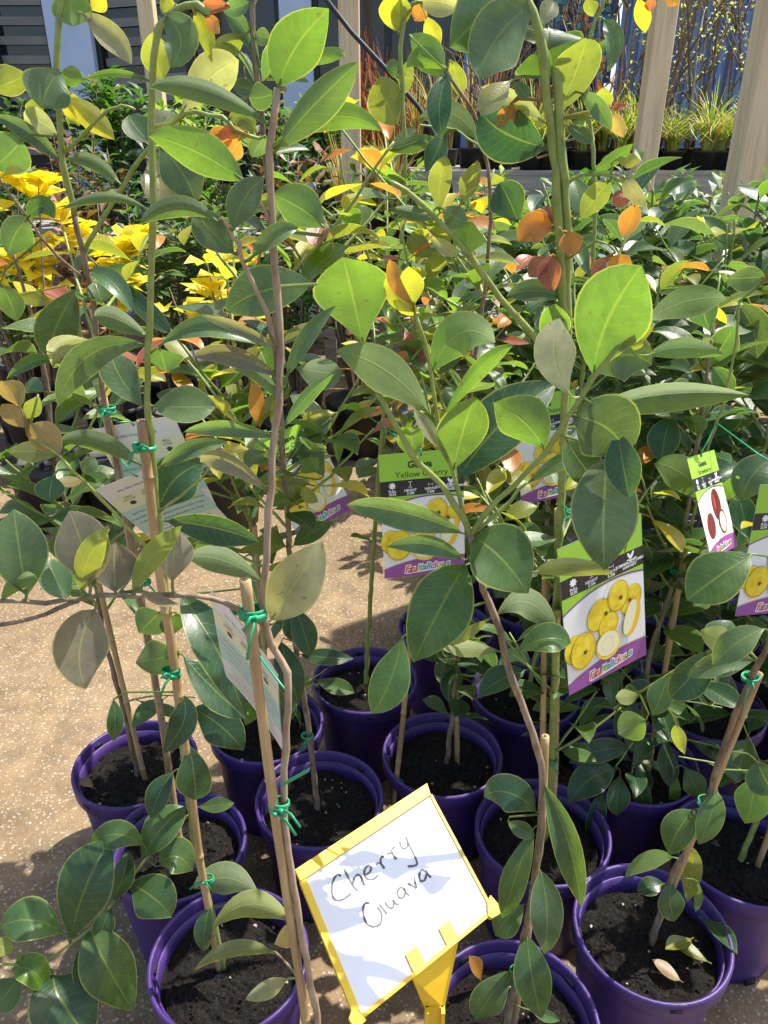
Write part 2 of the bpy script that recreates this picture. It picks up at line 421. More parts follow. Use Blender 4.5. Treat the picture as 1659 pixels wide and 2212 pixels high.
    def lib_leaf(s, p, d, ln, k, rr=rnd):
        n = Vector((0, 0, 1)) + Vector((rr.uniform(-.5, .5), rr.uniform(-.5, .5), 0)); n = n - d*n.dot(d)
        if n.length < .1: n = Vector((1, 0, 0)) - d*d.x
        n.normalize(); x = d.cross(n)
        M = Matrix(((x.x, d.x, n.x), (x.y, d.y, n.y), (x.z, d.z, n.z))).to_4x4()
        wd = rr.uniform(.85, 1.15)
        o = link('leaf', rr.choice(LIB), s.root)
        o.matrix_local = Matrix.Translation(p - s.o) @ M @ Matrix.Diagonal((ln*wd, ln, ln, 1)); o.color = leaf_color(k, rr); s.nleaf += 1
    def stake(s, pts, r=.0055, conv=True, sides=9):
        P = [at(*p) if conv else Vector(p) for p in pts]; b = MB()
        Q = []; rad = []; acc = 0; nd = rnd.uniform(.05, .12)
        for i in range(len(P)-1):
            n = max(2, int((P[i+1]-P[i]).length/.012))
            for k in range(n):
                q = P[i].lerp(P[i+1], k/n); 
                if Q: acc += (q-Q[-1]).length
                rr_ = r*(1 + .03*math.sin(acc*40))
                if acc > nd:
                    Q.append(q); rad.append(r*1.02); d = (P[i+1]-P[i]).normalized()
                    Q.append(q + d*.0015); rad.append(r*1.22); Q.append(q + d*.003); rad.append(r*.98); nd = acc + rnd.uniform(.11, .17); continue
                Q.append(q); rad.append(rr_)
        Q.append(P[-1]); rad.append(r)
        b.tube(Q, rad, sides); o = b.build('stake', BAMBOO, s.root, off=s.o)
        e = MB(); d = (P[0]-P[1]).normalized(); e.tube([P[0]+d*.0001, P[0]+d*.0006], r*.45, 7); e.build('hollow_end', PITH, o, off=s.o) 
        return o
    def tie(s, x, y, wrap=.011, tails=2, Y=None, loops=3, seed=0):
        rr = random.Random(int(x*7+y)+seed)
        _, q, sr = s.near(x, y)
        c = at(x, y, q.y if Y is None else Y); b = MB()
        wrap *= .78
        for k in range(loops):
            pts = []; tz = rr.uniform(-.004, .004); ti = rr.uniform(-.3, .3); ph = rr.random()*6; wr = wrap*(1 + .05*k)
            for j in range(17):
                a = 2*math.pi*j/16
                pts.append(c + Vector((math.cos(a)*wr*1.3, math.sin(a)*wr*.9, tz + math.cos(a+ph)*wrap*ti)))
            b.tube(pts, .0009, 6, flat=2.3)
        kn = c + Vector((rr.uniform(-.7, .7)*wrap, -wrap*.95, 0))
        b.tube([kn + Vector((-.003, 0, .001)), kn + Vector((0, -.002, 0)), kn + Vector((.003, 0, -.001))], [.0014, .0026, .0014], 6)
        for k in range(min(tails, 2)):
            a = rr.uniform(-2.6, -.5); p = kn; l = rr.uniform(.012, .032)
            d = Vector((math.cos(a), math.sin(a)*.6, rr.uniform(-.9, .5)))
            b.tube([p, p+d*l*.5+Vector((0,0,.003)), p+d*l+Vector((0, 0, -.004))], [.0009, .0010, .0009], 6, flat=1.8)
        return b.build('tie', TIE, s.root, off=s.o)
PITH = mat('bamboo_pith', (.16, .09, .045), .9)

def leaf_mesh(B, Mi, T, W, roll, fold, sg, vm, sp, off, wav=None):
    K = 2*Mi - .5*(B+T); nr = 12; us = (-1, -.55, 0, .55, 1); a = math.log(.5)/math.log(vm)
    b = MB(); rows = []; ph = rnd.random()*6; wa = rnd.uniform(.01, .05) if wav is None else wav; curl = rnd.uniform(-.15, .35)
    def C(v): return (1-v)**2*B + 2*v*(1-v)*K + v*v*T
    for i in range(nr):
        v = i/(nr-1); c = C(v); t = (C(min(1, v+.02)) - C(max(0, v-.02))).normalized()
        e = (CAM - c).normalized(); s0 = t.cross(e).normalized(); n0 = s0.cross(t)
        s_ = s0*math.cos(roll) + n0*math.sin(roll); n_ = n0*math.cos(roll) - s0*math.sin(roll)
        h = W*.5*max(.012, math.sin(math.pi*max(1e-4, min(.9999, v))**a)**.82)
        up = n_*sg
        r = []
        for u in us:
            side = (1 + wa*math.sin(9*v + ph + (2 if u > 0 else 0)))
            au = abs(u)
            q = c + s_*u*h*math.cos(fold*.8)*side + up*h*(au*math.sin(fold) - curl*.5*au*au) + up*W*wa*.9*math.sin(7*v + ph*1.7 + u*2)*au
            r.append(len(b.v)); b.v.append(tuple(q))
        rows.append((v, r))
    for i in range(nr-1):
        for j in range(4):
            p, q = rows[i][1], rows[i+1][1]; v0, v1 = rows[i][0], rows[i+1][0]; u0, u1 = us[j]*.5+.5, us[j+1]*.5+.5
            idx = (p[j], p[j+1], q[j+1], q[j]); uv = [(u0, v0), (u1, v0), (u1, v1), (u0, v1)]
            if sg < 0: idx, uv = idx[::-1], uv[::-1]
            b.face(idx, uv)
    # petiole, a thin stalk to the stem (it is the midrib's colour)
    dist = (sp - B).length
    t0 = (C(.06) - B)
    mid = B - t0.normalized()*min(dist*.45, .012)
    i0 = len(b.v); b.tube([C(.10), B, (mid*.6 + (B+sp)*.2), sp], [.0006, .0011, .0012, .0014], 5, cap=False)
    for k in range(len(b.f)):
        if min(b.f[k]) >= i0: b.uv[k] = [(.5, .02)]*len(b.f[k])
    return b.mesh('leaf', LEAF, True, off)

def lib_leaf_mesh(seed):
    rr = random.Random(seed); b = MB(); nr = 9; us = (-1, -.5, 0, .5, 1); rows = []
    droop = rr.uniform(-.05, .55); fold = rr.uniform(.1, .5); W = rr.uniform(.42, .56); a = math.log(.5)/math.log(rr.uniform(.47, .6)); ph = rr.random()*6; wa = rr.uniform(.02, .05); sw = rr.uniform(-.12, .12)
    ang = .25
    x = y = z = 0.0; y0 = .10
    for i in range(nr):
        v = i/(nr-1); h = W*.5*max(.02, math.sin(math.pi*max(1e-4, min(.9999, v))**a)**.82)
        th = ang - droop*2*v*v; 
        if i: y += math.cos(th)*.9/(nr-1); z += math.sin(th)*.9/(nr-1)
        r = []
        for u in us:
            r.append(len(b.v)); b.v.append((u*h*math.cos(fold) + sw*v*v, y0+y, z + abs(u)*h*math.sin(fold) + wa*math.sin(7*v+ph+u*2)*abs(u)*W))
        rows.append((v, r))
    for i in range(nr-1):
        for j in range(4):
            p, q = rows[i][1], rows[i+1][1]; v0, v1 = rows[i][0], rows[i+1][0]; u0, u1 = us[j]*.5+.5, us[j+1]*.5+.5
            b.face((p[j], p[j+1], q[j+1], q[j]), [(u0, v0), (u1, v0), (u1, v1), (u0, v1)])
    i0 = len(b.v); b.tube([(0, -.0, -.02), (0, .06, -.005), (0, .13, .01)], [.017, .014, .010], 4, cap=False)
    for k in range(len(b.f)):
        if min(b.f[k]) >= i0: b.uv[k] = [(.5, .02)]*len(b.f[k])
    return b.mesh('leaf', LEAF, True)
LIB = [lib_leaf_mesh(k) for k in range(14)]

# ------------------------------------------------------------------ traced guavas
# S1: the nearest one, pot below the picture
S1 = Plant('potted_guava', (-.080, .468), 'tall slim guava tied to a cut bamboo cane, purple-tinged leaves on its side branch')
S1.stem([(694, 2330, .468), (688, 2212, .472), (640, 1950, .478), (614, 1740, .484), (622, 1500, .49), (610, 1430, .49), (572, 1342, .49), (582, 1100, .5), (606, 760, .515), (590, 500, .52), (583, 330, .52), (600, 190, .52)], .0037, .0022, STEMP, 'trunk')
S1.stem([(566, 1346, .49), (510, 1313, .485), (450, 1293, .48), (375, 1286, .475), (285, 1286, .47), (215, 1288, .47), (175, 1293, .47), (100, 1303, .465), (0, 1298, .46), (-40, 1298, .46)], .0022, .0015, STEMB)
S1.stem([(170, 1298, .47), (125, 1316, .465), (65, 1336, .46), (0, 1353, .455), (-40, 1362, .455)], .0017, .0014, STEMB)
S1.stem([(605, 752, .515), (575, 673, .515), (540, 603, .51), (520, 540, .505), (508, 515, .505), (478, 470, .5)], .0016, .0013, STEMP)
S1.stem([(584, 480, .52), (560, 445, .518), (548, 430, .517)], .0012, .001, STEMP)
S1.stake([(530, 1252, .485), (560, 1500, .485), (600, 1800, .48), (665, 2230, .475), (676, 2330, .47)], .0044)
S1.stem([(655, 2140, .474), (625, 2085, .49), (595, 2059, .51), (560, 2041, .53)], .0012, .0010, STEMB)
S1.tie(545, 1322, .009, 3, Y=.486, loops=4); S1.tie(601, 1745, .0075, 1, Y=.482, loops=2); S1.tie(606, 1738, .0075, 1, Y=.482, loops=1, seed=3)
rb = MB(); ra, rc = at(606, 1702, .481), at(668, 1667, .462)
rb.prism([ra, rc, rc + Vector((.001, 0, .0042)), ra + Vector((0, 0, .0042))], (0, .0006, 0)); rb.build('tie', TIE, S1.root, smooth=False, off=S1.o)
S1.leaves('''
@00
b l 1205 375 1420 38 185 1280 200 d-.35 f12 r-12
g l 1185 660 1548 268 140 1335 475 f34 r18 d-.3
g l 1160 535 640 378 95 870 385 f40 r-14 d.1
b l 1052 778 640 583 150 850 655 f15 d.15
b l 1215 600 1655 567 100 1450 500 f20 d.2
e u 1010 990 1140 765 118 1050 870
g l 950 965 600 970 85 780 895 f35
e u 1012 1095 845 905 130 915 1000
e u 1090 1110 1288 985 75 1190 1020 f30
g l 1405 985 1175 838 155 1300 900 d.2
g l 1190 400 1075 420 95 1130 420
k l 1205 400 1238 380 24
@10
p u 1210 410 865 258 46 1040 312 f30
p u 1195 520 835 435 80 1000 428 f28
g l 1210 635 1010 490 52 1130 530 f35
e u 1190 785 795 760 66 980 738 f32
p u 1170 1030 865 890 80 990 890 f30
g l 1225 740 1440 510 56 1320 615 f35
e u 1240 520 1450 215 66 1325 345 f34
e u 1350 120 975 240 175 1140 150 Y.045
@20
e u 115 362 60 -12 195 88 180 f12 v.55
p u 390 305 300 -5 195 360 150 f14 v.52
k l 355 352 470 60 95 372 220 f22
e u 295 378 210 200 125 240 285
p u 500 345 500 130 168 495 240 f10
k l 575 352 785 60 86 650 205 f22
p u 745 302 765 80 135 752 190 f12
b l 5 388 165 290 75 70 300 f40
p u 412 420 370 765 195 345 590 f14 v.45
p u 600 330 775 400 42 680 380 f35
w u 1172 465 1392 130 190 1280 300 f14 v.48
@30
k l 1258 662 918 690 112 1080 590 f40
k l 1185 802 835 878 62 1010 790 f30
w l 1242 912 1060 1000 76 1140 960 f40
n l 1277 692 1185 762 74
''')

# S2: second cane on the left (pot B)
S2 = Plant('potted_guava', (-.372, .982), 'guava with a dark upright stem and yellowing top leaves beside the bare concrete')
S2.stem([(385, 1870, .982), (345, 1520, .98), (300, 1280, .97), (258, 1030, .96), (230, 900, .95), (207, 700, .94), (190, 590, .93), (160, 460, .92)], .0050, .0034, STEMB, 'trunk')
S2.stem([(161, 464, .92), (137, 350, .91), (127, 250, .9), (122, 150, .9), (130, 40, .9), (137, -40, .9)], .0034, .0034)
S2.stem([(132, 335, .91), (210, 260, .88), (235, 235, .88), (265, 230, .88), (292, 237, .88)], .002, .0014)
S2.stem([(182, 545, .93), (250, 425, .9), (320, 320, .86), (375, 260, .84), (425, 243, .83), (480, 255, .82), (510, 280, .82), (560, 300, .82)], .0027, .0018)
S2.stem([(187, 603, .93), (122, 553, .92), (60, 470, .9), (-10, 372, .89)], .0016, .0012, STEMB)
S2.crown(3, .9, 1.2, (.12, .2), young=.2, pal='gke', seed=41, back=.2)
S2.stake([(222, 860, .955), (256, 1020, .965), (300, 1270, .975), (350, 1560, .985), (395, 1860, .985)], .0058)
S2.tie(231, 884, .010, 3, Y=.95)
S2.tie(310, 1255, .010, 1, Y=.968, loops=2)
S2.leaves('''
@00
b l 300 -70 310 112 145 305 20 d-.2
w u 350 55 570 276 92 470 150 f20
y l 445 -30 395 42 70
e u 258 305 178 466 175 205 385 f12
b l 262 312 358 352 72
k l 118 318 -40 385 110
y l 268 425 496 605 88 385 500 f14
y l 285 390 340 545 84
w u 248 590 105 520 98 175 530
e u 252 692 -30 498 68 130 575 f34
g l 95 600 -30 725 155
k l 150 420 140 505 62
e u 242 690 285 690 30
g l 520 795 285 685 60 400 700 f35
y l 460 500 440 468 22
e u 650 615 556 498 105 f20
w u 660 600 742 482 112
w u 640 684 665 912 142 690 800 f18
e u 690 622 850 880 155 780 735 f10
b u 860 485 845 465 10
k u 985 515 1095 580 80 1050 510 f15
o l 1020 575 905 640 75 960 590
r l 1020 570 850 597 45 930 585
o l 1035 600 975 690 80
o u 1060 565 945 565 50
e l 1150 590 1090 680 70
g u 120 945 235 945 75 180 890
g l 122 945 40 1106 130 60 1020
y l 8 765 105 738 28 50 735
@10
e u 340 135 205 436 152 250 290 f10
g l 640 60 430 60 40
k l 52 180 215 205 52
g l 0 120 72 282 95
e u 385 60 570 242 78 490 115 f25
d u 400 20 735 332 70 640 240
e u 410 110 440 205 92
g u 230 460 28 532 50 140 455 f30
''')

# S3: green stem and cane in pot C
S3 = Plant('potted_guava', (-.24, .769), 'guava with a straight green stem beside a split bamboo cane, withered leaves low down')
S3.stem([(484, 2092, .77), (455, 1960, .77), (425, 1840, .765), (397, 1640, .76), (372, 1420, .755), (352, 1200, .75), (337, 1060, .75), (327, 950, .745), (319, 860, .74), (322, 720, .73), (327, 560, .72), (332, 400, .71), (328, 270, .71), (332, 130, .70), (345, 60, .70), (380, 20, .70), (425, 14, .69), (455, 28, .69)], .0048, .0026, STEMG, 'trunk')
S3.stem([(410, 1760, .765), (370, 1790, .75), (315, 1854, .72), (280, 1899, .70), (240, 1954, .685), (200, 2004, .67), (150, 2039, .655), (90, 2079, .64), (0, 2084, .62), (-60, 2080, .61)], .0022, .0016)
S3.stem([(345, 1205, .75), (310, 1175, .74), (245, 1106, .72), (185, 1043, .7), (125, 983, .69), (60, 940, .68)], .002, .0014)
S3.stem([(342, 1108, .75), (390, 1070, .73), (435, 1038, .72), (455, 1005, .71)], .0016, .0011)
S3.stake([(306, 908, .742), (340, 1200, .748), (386, 1500, .753), (432, 1860, .763), (474, 2095, .77)], .0055)
S3.tie(312, 968, .010, 4, Y=.742, loops=4); S3.tie(370, 1452, .010, 2, Y=.752); S3.tie(448, 1897, .0085, 2, Y=.766)
S3.leaves('''
@00
e u 700 60 735 290 140 780 165 f12
k l 668 135 705 345 115 675 250
y l 835 45 915 270 66 890 150
o l 900 60 950 145 52
r u 985 20 872 12 40
y l 760 20 705 70 90
w l 785 485 1030 258 155 900 340 d-.3
g u 640 348 365 342 28 500 312 f30
g l 640 905 265 905 44 460 850 f35
@10
e u 635 385 250 652 120 385 430 f24
e u 618 650 480 402 130 520 520
e u 660 648 932 650 140 800 650 f16
e u 690 387 1105 380 82 880 312 f30
g l 645 355 405 260 85 500 272
g l 690 400 722 502 132
g l 610 905 250 800 76 420 805 f25
e u 690 912 985 805 72 830 835 f28
d u 685 1092 885 895 182 760 960
n l 258 857 130 728 112
n l 130 742 8 640 74
n l 88 655 8 540 88
k l 252 862 40 852 78
k l 165 600 112 702 62
n l 372 972 240 970 40
e u 360 942 410 870 62
d u 230 950 215 1062 105
@20
d u 720 40 1122 132 112 930 70
g l 1130 300 805 198 102 960 210
d u 782 358 1062 890 158 935 590
d u 792 620 1062 892 130 920 760
d u 832 850 1052 1032 135 950 920
g l 690 432 600 522 132
g l 770 600 585 652 132
d u 782 790 702 1042 102 795 900
g l 762 440 740 540 90
d u 490 810 490 990 62
@30
d u 305 747 478 308 198 368 520 f10
d u 490 572 555 358 86
g u 270 712 -5 690 145 130 655
g u 610 397 803 168 125 695 265
g u 570 502 742 642 155 665 560 f10
g u 390 692 577 1052 185 460 850 f10
d u 230 892 400 1190 245 270 1010
d u 480 602 430 742 82
d u 390 702 360 985 85
k u 60 792 -25 750 70
b u 52 872 202 952 105 130 870
g u 82 902 -35 1042 115
g u 620 332 405 330 105 500 285
g u 690 422 832 445 125 760 380
d u 815 -100 842 138 132 840 30
d u 745 20 650 217 92
g u 860 168 1012 152 52
e l 1120 547 830 520 115 980 478 f20
d u 910 582 880 792 72
b u 925 882 910 1057 78 905 960
''')

# S4: the guava in pot L behind the sign, branching in front of the tags
S4 = Plant('potted_guava', (.187, .675), 'guava forking into three green branches, its broad bright leaves crossing the tags')
S4.stem([(1080, 2290, .672), (1115, 2109, .672), (1140, 1984, .674), (1160, 1869, .676), (1172, 1759, .678), (1168, 1650, .68), (1150, 1580, .68), (1110, 1476, .685), (1070, 1331, .69), (1045, 1270, .69), (1016, 1152, .69)], .0052, .0036, STEMB, 'trunk')
S4.stem([(1016, 1154, .69), (960, 1053, .68), (905, 1003, .67), (865, 933, .66), (830, 873, .66), (800, 820, .66)], .0034, .0022)
S4.stem([(1008, 1130, .69), (975, 1003, .68), (947, 913, .67), (932, 823, .665), (917, 738, .66), (897, 678, .655)], .0022, .0015)
S4.stem([(1018, 1154, .69), (1050, 1106, .685), (1110, 1048, .675), (1175, 978, .665), (1230, 898, .655), (1285, 813, .645), (1330, 753, .64), (1350, 735, .64)], .003, .002)
S4.stem([(1020, 1154, .69), (1080, 1106, .695), (1120, 1058, .70), (1140, 1040, .70)], .0022, .0016)
S4.stake([(1178, 1590, .69), (1172, 1760, .685), (1140, 2020, .68), (1098, 2290, .68)], .0046)
S4.tie(1115, 2095, .008, 2, Y=.672, loops=2)
S4.leaves('''
@10
b l 1572 390 1482 5 268 1530 190 v.64 f6 d-.2
@11
o l 122 205 25 15 64 60 110
y l 130 210 110 45 84 120 130
y l 132 240 8 95 64 50 180
y l 152 248 38 192 54
b l 205 505 482 375 160 325 335 f14
b l 195 682 -205 408 150 20 505 f14
b l 245 718 558 385 66 400 500 f34
b l 300 922 392 608 172 340 765 f8
b l 132 892 122 738 98 v.62
w u 252 842 128 658 54
d u 322 962 745 550 210 500 730
b l 905 515 1112 42 275 965 280 f16 v.56 d-.35
w u 805 602 760 268 150 740 440
e u 905 505 1158 470 190 1030 430 Y.03
b l 868 682 1582 600 130 1190 600 f42 r16
e u 815 690 1050 858 260 960 745 f14
b l 690 832 475 632 175 610 720 f16
e u 620 982 862 870 62 770 890 f25
g u 790 792 942 1000 140 850 890 Y.02
y l 1040 382 1168 300 54
y l 1040 372 1112 282 52
y l 1050 386 1122 382 32
b l 1120 290 1482 185 115 1300 200 f14
b l 1140 430 1468 430 78 1300 395
e u 965 870 950 1356 238 950 1110 f10
d u 1010 760 1060 1045 130
@21
g u 385 112 622 352 238 500 190 f8
g u 352 230 130 648 225 240 420 f12
e u 340 92 -165 -32 112 90 5 f24
e u 340 205 15 150 76 190 140 f24
k l 640 262 995 268 70 800 240
g l 490 442 742 512 115 620 392
g u 580 602 807 568 112 700 545
k l 500 602 238 582 64
k l 220 582 450 465 44
g u 80 540 -50 872 145 30 720
@31
g u 690 68 852 602 105 795 320 f26
g u 645 262 510 652 95 570 470 f14
e u 675 442 690 802 120 705 620 f12
g u 618 720 680 1082 135 640 900 f12
g u 602 592 480 722 112
g u 557 870 400 1087 115 460 985 f10
d u 655 187 430 122 135 540 105
g u 535 232 652 292 60
g u 640 1050 760 1090 40
''')

# S5: two thick green stems in pot I
S5 = Plant('potted_guava', (.291, 1.013), 'guava with two thick green stems and drooping copper young leaves behind the sign')
S5.stem([(1175, 1815, 1.013), (1192, 1640, 1.01), (1202, 1300, .98), (1215, 1000, .95), (1225, 700, .92), (1224, 480, .9), (1215, 350, .89), (1202, 170, .88), (1198, 150, .88)], .0062, .0048, STEMG, 'trunk')
S5.stem([(1222, 800, .925), (1205, 460, .895), (1194, 300, .89), (1180, 215, .88), (1165, 70, .87), (1135, 0, .87), (1120, -40, .87)], .0055, .0044)
S5.stem([(1218, 800, .93), (1195, 775, .93), (1105, 673, .9), (1040, 590, .88), (990, 520, .86), (930, 460, .85), (875, 410, .84), (845, 395, .84)], .0046, .0026)
S5.stem([(1222, 400, .9), (1255, 378, .88), (1305, 375, .87), (1335, 385, .86), (1362, 408, .86)], .002, .0013)
S5.stem([(1222, 520, .9), (1212, 500, .88), (1208, 492, .87)], .0016, .0012)
S5.stem([(1225, 560, .9), (1290, 520, .87), (1330, 545, .86)], .0014, .001)
S5.stake([(1205, 1100, .985), (1200, 1640, 1.02), (1190, 1830, 1.02)], .0056)
S5.stake([(1178, 1240, .99), (1172, 1640, 1.015), (1165, 1830, 1.02)], .0052)
S5.tie(1185, 1640, .014, 3, Y=1.005); S5.tie(1240, 1110, .010, 2, Y=.955)
S5.leaves('''
@01
e u 520 -60 284 203 205 400 85 f10
e u 640 12 412 345 210 480 175 f10
w u 690 112 738 5 74
b l 745 345 700 180 262 725 262 v.66 f4 d-.1
e u 705 215 712 118 235 708 165 v.6 f6
k l 752 482 872 165 158 835 300 f12
w u 692 530 415 378 62 560 425 f22
d u 700 640 420 485 195 520 575 r10
o l 545 452 490 555 52
r l 546 450 545 516 38
o l 550 455 588 546 42
y l 555 450 628 522 52
w u 545 350 420 502 92
e u 560 350 622 432 48
e u 850 402 982 562 68 930 470 f22
k l 950 468 945 378 62
n l 975 490 1036 595 56
e u 788 545 905 618 54 f25
e u 850 562 838 465 54
r u 1045 452 985 475 28
r u 650 660 645 585 60
o u 730 992 578 1045 110 650 985 f10
o u 788 1002 825 1100 85
r u 732 962 625 925 62
r u 735 955 692 890 42
r u 1070 816 990 890 62
w u 1035 760 1132 892 62 1075 830
o l 1085 880 1030 1026 84
b l 890 740 1076 620 48 990 690 f20
y l 1005 690 1106 700 52
e u 845 925 820 770 95
k l 976 780 850 946 90
b l 360 1112 382 960 118 v.6
w u 330 1106 200 1030 50
k l 240 922 265 670 84
g l 250 900 362 962 90
k l 330 882 402 692 72
d u 580 962 500 788 140
@11
r u 700 5 625 92 74
r u 720 0 735 152 92
o u 970 10 1065 80 86
r u 965 5 900 85 50
b l 722 422 742 208 116
e u 790 182 530 175 80 650 150
''')

# S6: in pot J, leaning out to the right
S6 = Plant('potted_guava', (.429, .815), 'guava leaning steeply out of a pot with pale fallen leaves on its soil')
S6.stem([(1403, 2048, .815), (1455, 1884, .81), (1480, 1844, .81), (1530, 1724, .8), (1560, 1620, .79), (1600, 1520, .78), (1640, 1430, .77), (1680, 1350, .76), (1720, 1250, .75)], .005, .0035, STEMB, 'trunk')
S6.stem([(1640, 1430, .77), (1590, 1390, .78), (1545, 1400, .79), (1455, 1451, .80), (1380, 1496, .80)], .002, .0014)
S6.stake([(1640, 1455, .78), (1545, 1690, .8), (1400, 2045, .825)], .0052)
S6.tie(1620, 1466, .010, 2, Y=.775); S6.tie(1524, 1732, .010, 2, Y=.803)
S6.leaves('''
@21
e u 1640 505 1420 662 115 1530 560
e u 1600 642 1310 712 95 1460 650 f24
k l 1590 602 1370 510 95
g u 1592 182 1308 382 185 1440 280
e u 1430 590 1500 470 110
d u 1400 600 1230 810 130
b l 1130 902 1012 960 115
k l 1265 920 1300 1047 54
g u 1230 700 1160 880 90
k l 1100 790 1000 800 60
@31
g u 1340 180 1228 372 115 1270 270
g u 1440 100 1358 330 95 1410 210
b l 1250 386 1040 472 64 1140 400
d u 1212 500 1095 532 66
g u 1240 490 1252 662 94
k l 1330 342 1310 582 74 1330 460
g l 1357 490 1345 622 32
b u 1600 40 1562 240 120
d u 1610 -30 1690 120 130
g u 1370 300 1400 240 60
''')

# S9: pot D behind the nearest one
S9 = Plant('potted_guava', (-.124, 1.09), 'guava with a bare lower stem rising behind the cut bamboo cane')
S9.stem([(688, 1760, 1.09), (665, 1560, 1.08), (640, 1400, 1.06), (620, 1100, 1.03), (600, 800, 1.0), (585, 500, .98), (570, 300, .96), (560, 190, .95), (548, 100, .95), (548, 10, .95), (548, -10, .95)], .0055, .0028, STEMB, 'trunk')
S9.stem([(585, 500, .98), (640, 400, 1.0), (700, 470, 1.0), (720, 540, 1.0)], .0026, .0016)
S9.stem([(600, 800, 1.0), (560, 560, 1.0), (600, 500, 1.0), (650, 560, 1.0)], .0026, .0016)
S9.stem([(595, 700, 1.0), (480, 560, 1.02), (430, 470, 1.05), (400, 400, 1.05)], .0026, .0016)
S9.tie(664, 1590, .010, 2, Y=1.075)
S9.leaves('''
@00
e u 1085 8 958 42 60
k l 1060 150 920 272 84
e u 1120 270 966 43 68 1060 130 f26
e u 1130 350 1336 358 38 1240 325 f25
b l 1125 300 1488 240 50 1390 240
e u 1110 390 1005 360 62
e u 1100 150 1170 170 60
@10
o l 1090 530 1122 742 64
y l 1180 610 1190 762 44
b l 1300 935 1372 870 62
y l 1270 942 1200 965 40
y l 1300 1000 1376 1062 52
e u 1400 950 1295 752 95
g l 1280 480 1480 505 120
@20
d u 1270 400 1342 622 95
d u 1215 560 1292 832 112
d u 1300 615 1527 632 62
d u 1240 430 1300 560 80
@30
g u 1185 572 1240 340 75
k l 1190 562 1345 328 62 1300 440
''')
for k in (1, 2, 3): S9.proc(k, .2, 1.0, .045, (.055, .08), young=.5, pal='gbke')
S9.crown(9, .75, 1.25, (.14, .28), young=.4, pal='gbkey', seed=31, back=0)
S9.proc(0, .35, .98, .07, (.05, .08), pal='gde', keep=.7)

# S13 / S12 / S10
S13 = Plant('potted_guava', (.12, 1.208), 'guava with a dark thin stem, half hidden by the upright hanging tag')
S13.stem([(965, 1650, 1.208), (990, 1400, 1.2), (1000, 1000, 1.15), (1050, 600, 1.12), (1059, 410, 1.1), (1044, 320, 1.1), (1024, 245, 1.09), (1000, 210, 1.08), (965, 155, 1.08)], .0052, .0022, STEMB, 'trunk')
S13.stem([(1045, 325, 1.1), (1010, 298, 1.1), (985, 280, 1.1)], .0016, .001)
S13.stem([(1000, 1000, 1.15), (900, 700, 1.1), (880, 560, 1.08), (860, 480, 1.08)], .0026, .0016)
S13.stem([(1044, 640, 1.12), (960, 520, 1.1), (900, 470, 1.1)], .0022, .0014)
S13.stake([(985, 1250, 1.2), (985, 1500, 1.21), (988, 1660, 1.215)], .0055)
S13.stake([(895, 1290, 1.16), (870, 1560, 1.15), (848, 1760, 1.15)], .005)
S13.tie(860, 1690, .010, 2, Y=1.15)
S13.leaves('''
@01
b l 110 150 252 332 115 190 230
b l 272 298 98 292 75 170 245
d u 270 320 252 605 95 240 460
k l 290 262 332 420 64
b l 145 520 402 602 88 290 492
g l 25 652 227 600 62
d u 262 580 180 742 84
k l 100 1020 205 1106 80
g l 30 900 210 945 55
''')
for k in (2, 3): S13.proc(k, .15, 1.0, .04, (.05, .08), young=.3, pal='gbek')
S13.crown(8, .7, 1.25, (.16, .3), young=.3, pal='gbek', seed=32, back=0)
S13.proc(0, .1, .75, .055, (.05, .085), pal='gde', keep=.8)
S12 = Plant('potted_guava', (-.045, 1.449), 'guava with a pale arching green tip and lime young leaves, pot rim beside bare concrete')
S12.stem([(790, 1480, 1.449), (800, 1300, 1.43), (820, 1000, 1.4), (850, 700, 1.37), (872, 450, 1.35), (875, 300, 1.33), (867, 170, 1.33), (867, 75, 1.32), (880, 20, 1.32), (905, 3, 1.31)], .0055, .003, STEMG, 'trunk')
S12.stem([(850, 700, 1.37), (770, 480, 1.35), (740, 380, 1.33), (735, 330, 1.33)], .003, .0018)
S12.leaves('''
@01
y l 72 140 20 -25 105
k l 60 130 90 -10 70
w u 150 8 327 42 95 240 10 f20
o l 172 20 132 92 64
y l 180 70 246 192 64
k l 55 330 130 340 110
k l 60 540 -20 330 130
g l 70 290 10 300 60
''')
S12.proc(1, .2, 1.0, .05, (.06, .09), young=.35, pal='gbk')
S12.crown(12, .75, 1.3, (.18, .34), young=.35, pal='gbeky', seed=33, back=-.3)
S12.proc(0, .3, .85, .06, (.06, .09), pal='gbek', keep=.8)
S10 = Plant('potted_guava', (.324, 1.407), 'tall guava behind the thick green stems, its tip against the mosaic window')
S10.stem([(1138, 1510, 1.407), (1200, 1200, 1.38), (1260, 800, 1.35), (1285, 450, 1.32), (1270, 200, 1.3), (1275, 75, 1.3), (1300, 15, 1.3), (1310, -30, 1.3)], .0055, .0026, STEMG, 'trunk')
S10.leaves('''
@01
e u 950 82 966 312 70 990 180
e u 885 222 1032 170 34
k l 880 -10 905 72 54
y l 1100 -10 1130 142 60
r l 1160 -10 1150 50 40
o l 1210 -10 1272 20 36
''')
S10.crown(12, .6, 1.2, (.16, .32), young=.2, pal='gdebd', seed=34, back=-.2)
S10.proc(0, .12, .72, .05, (.06, .09), pal='gded', keep=.9)

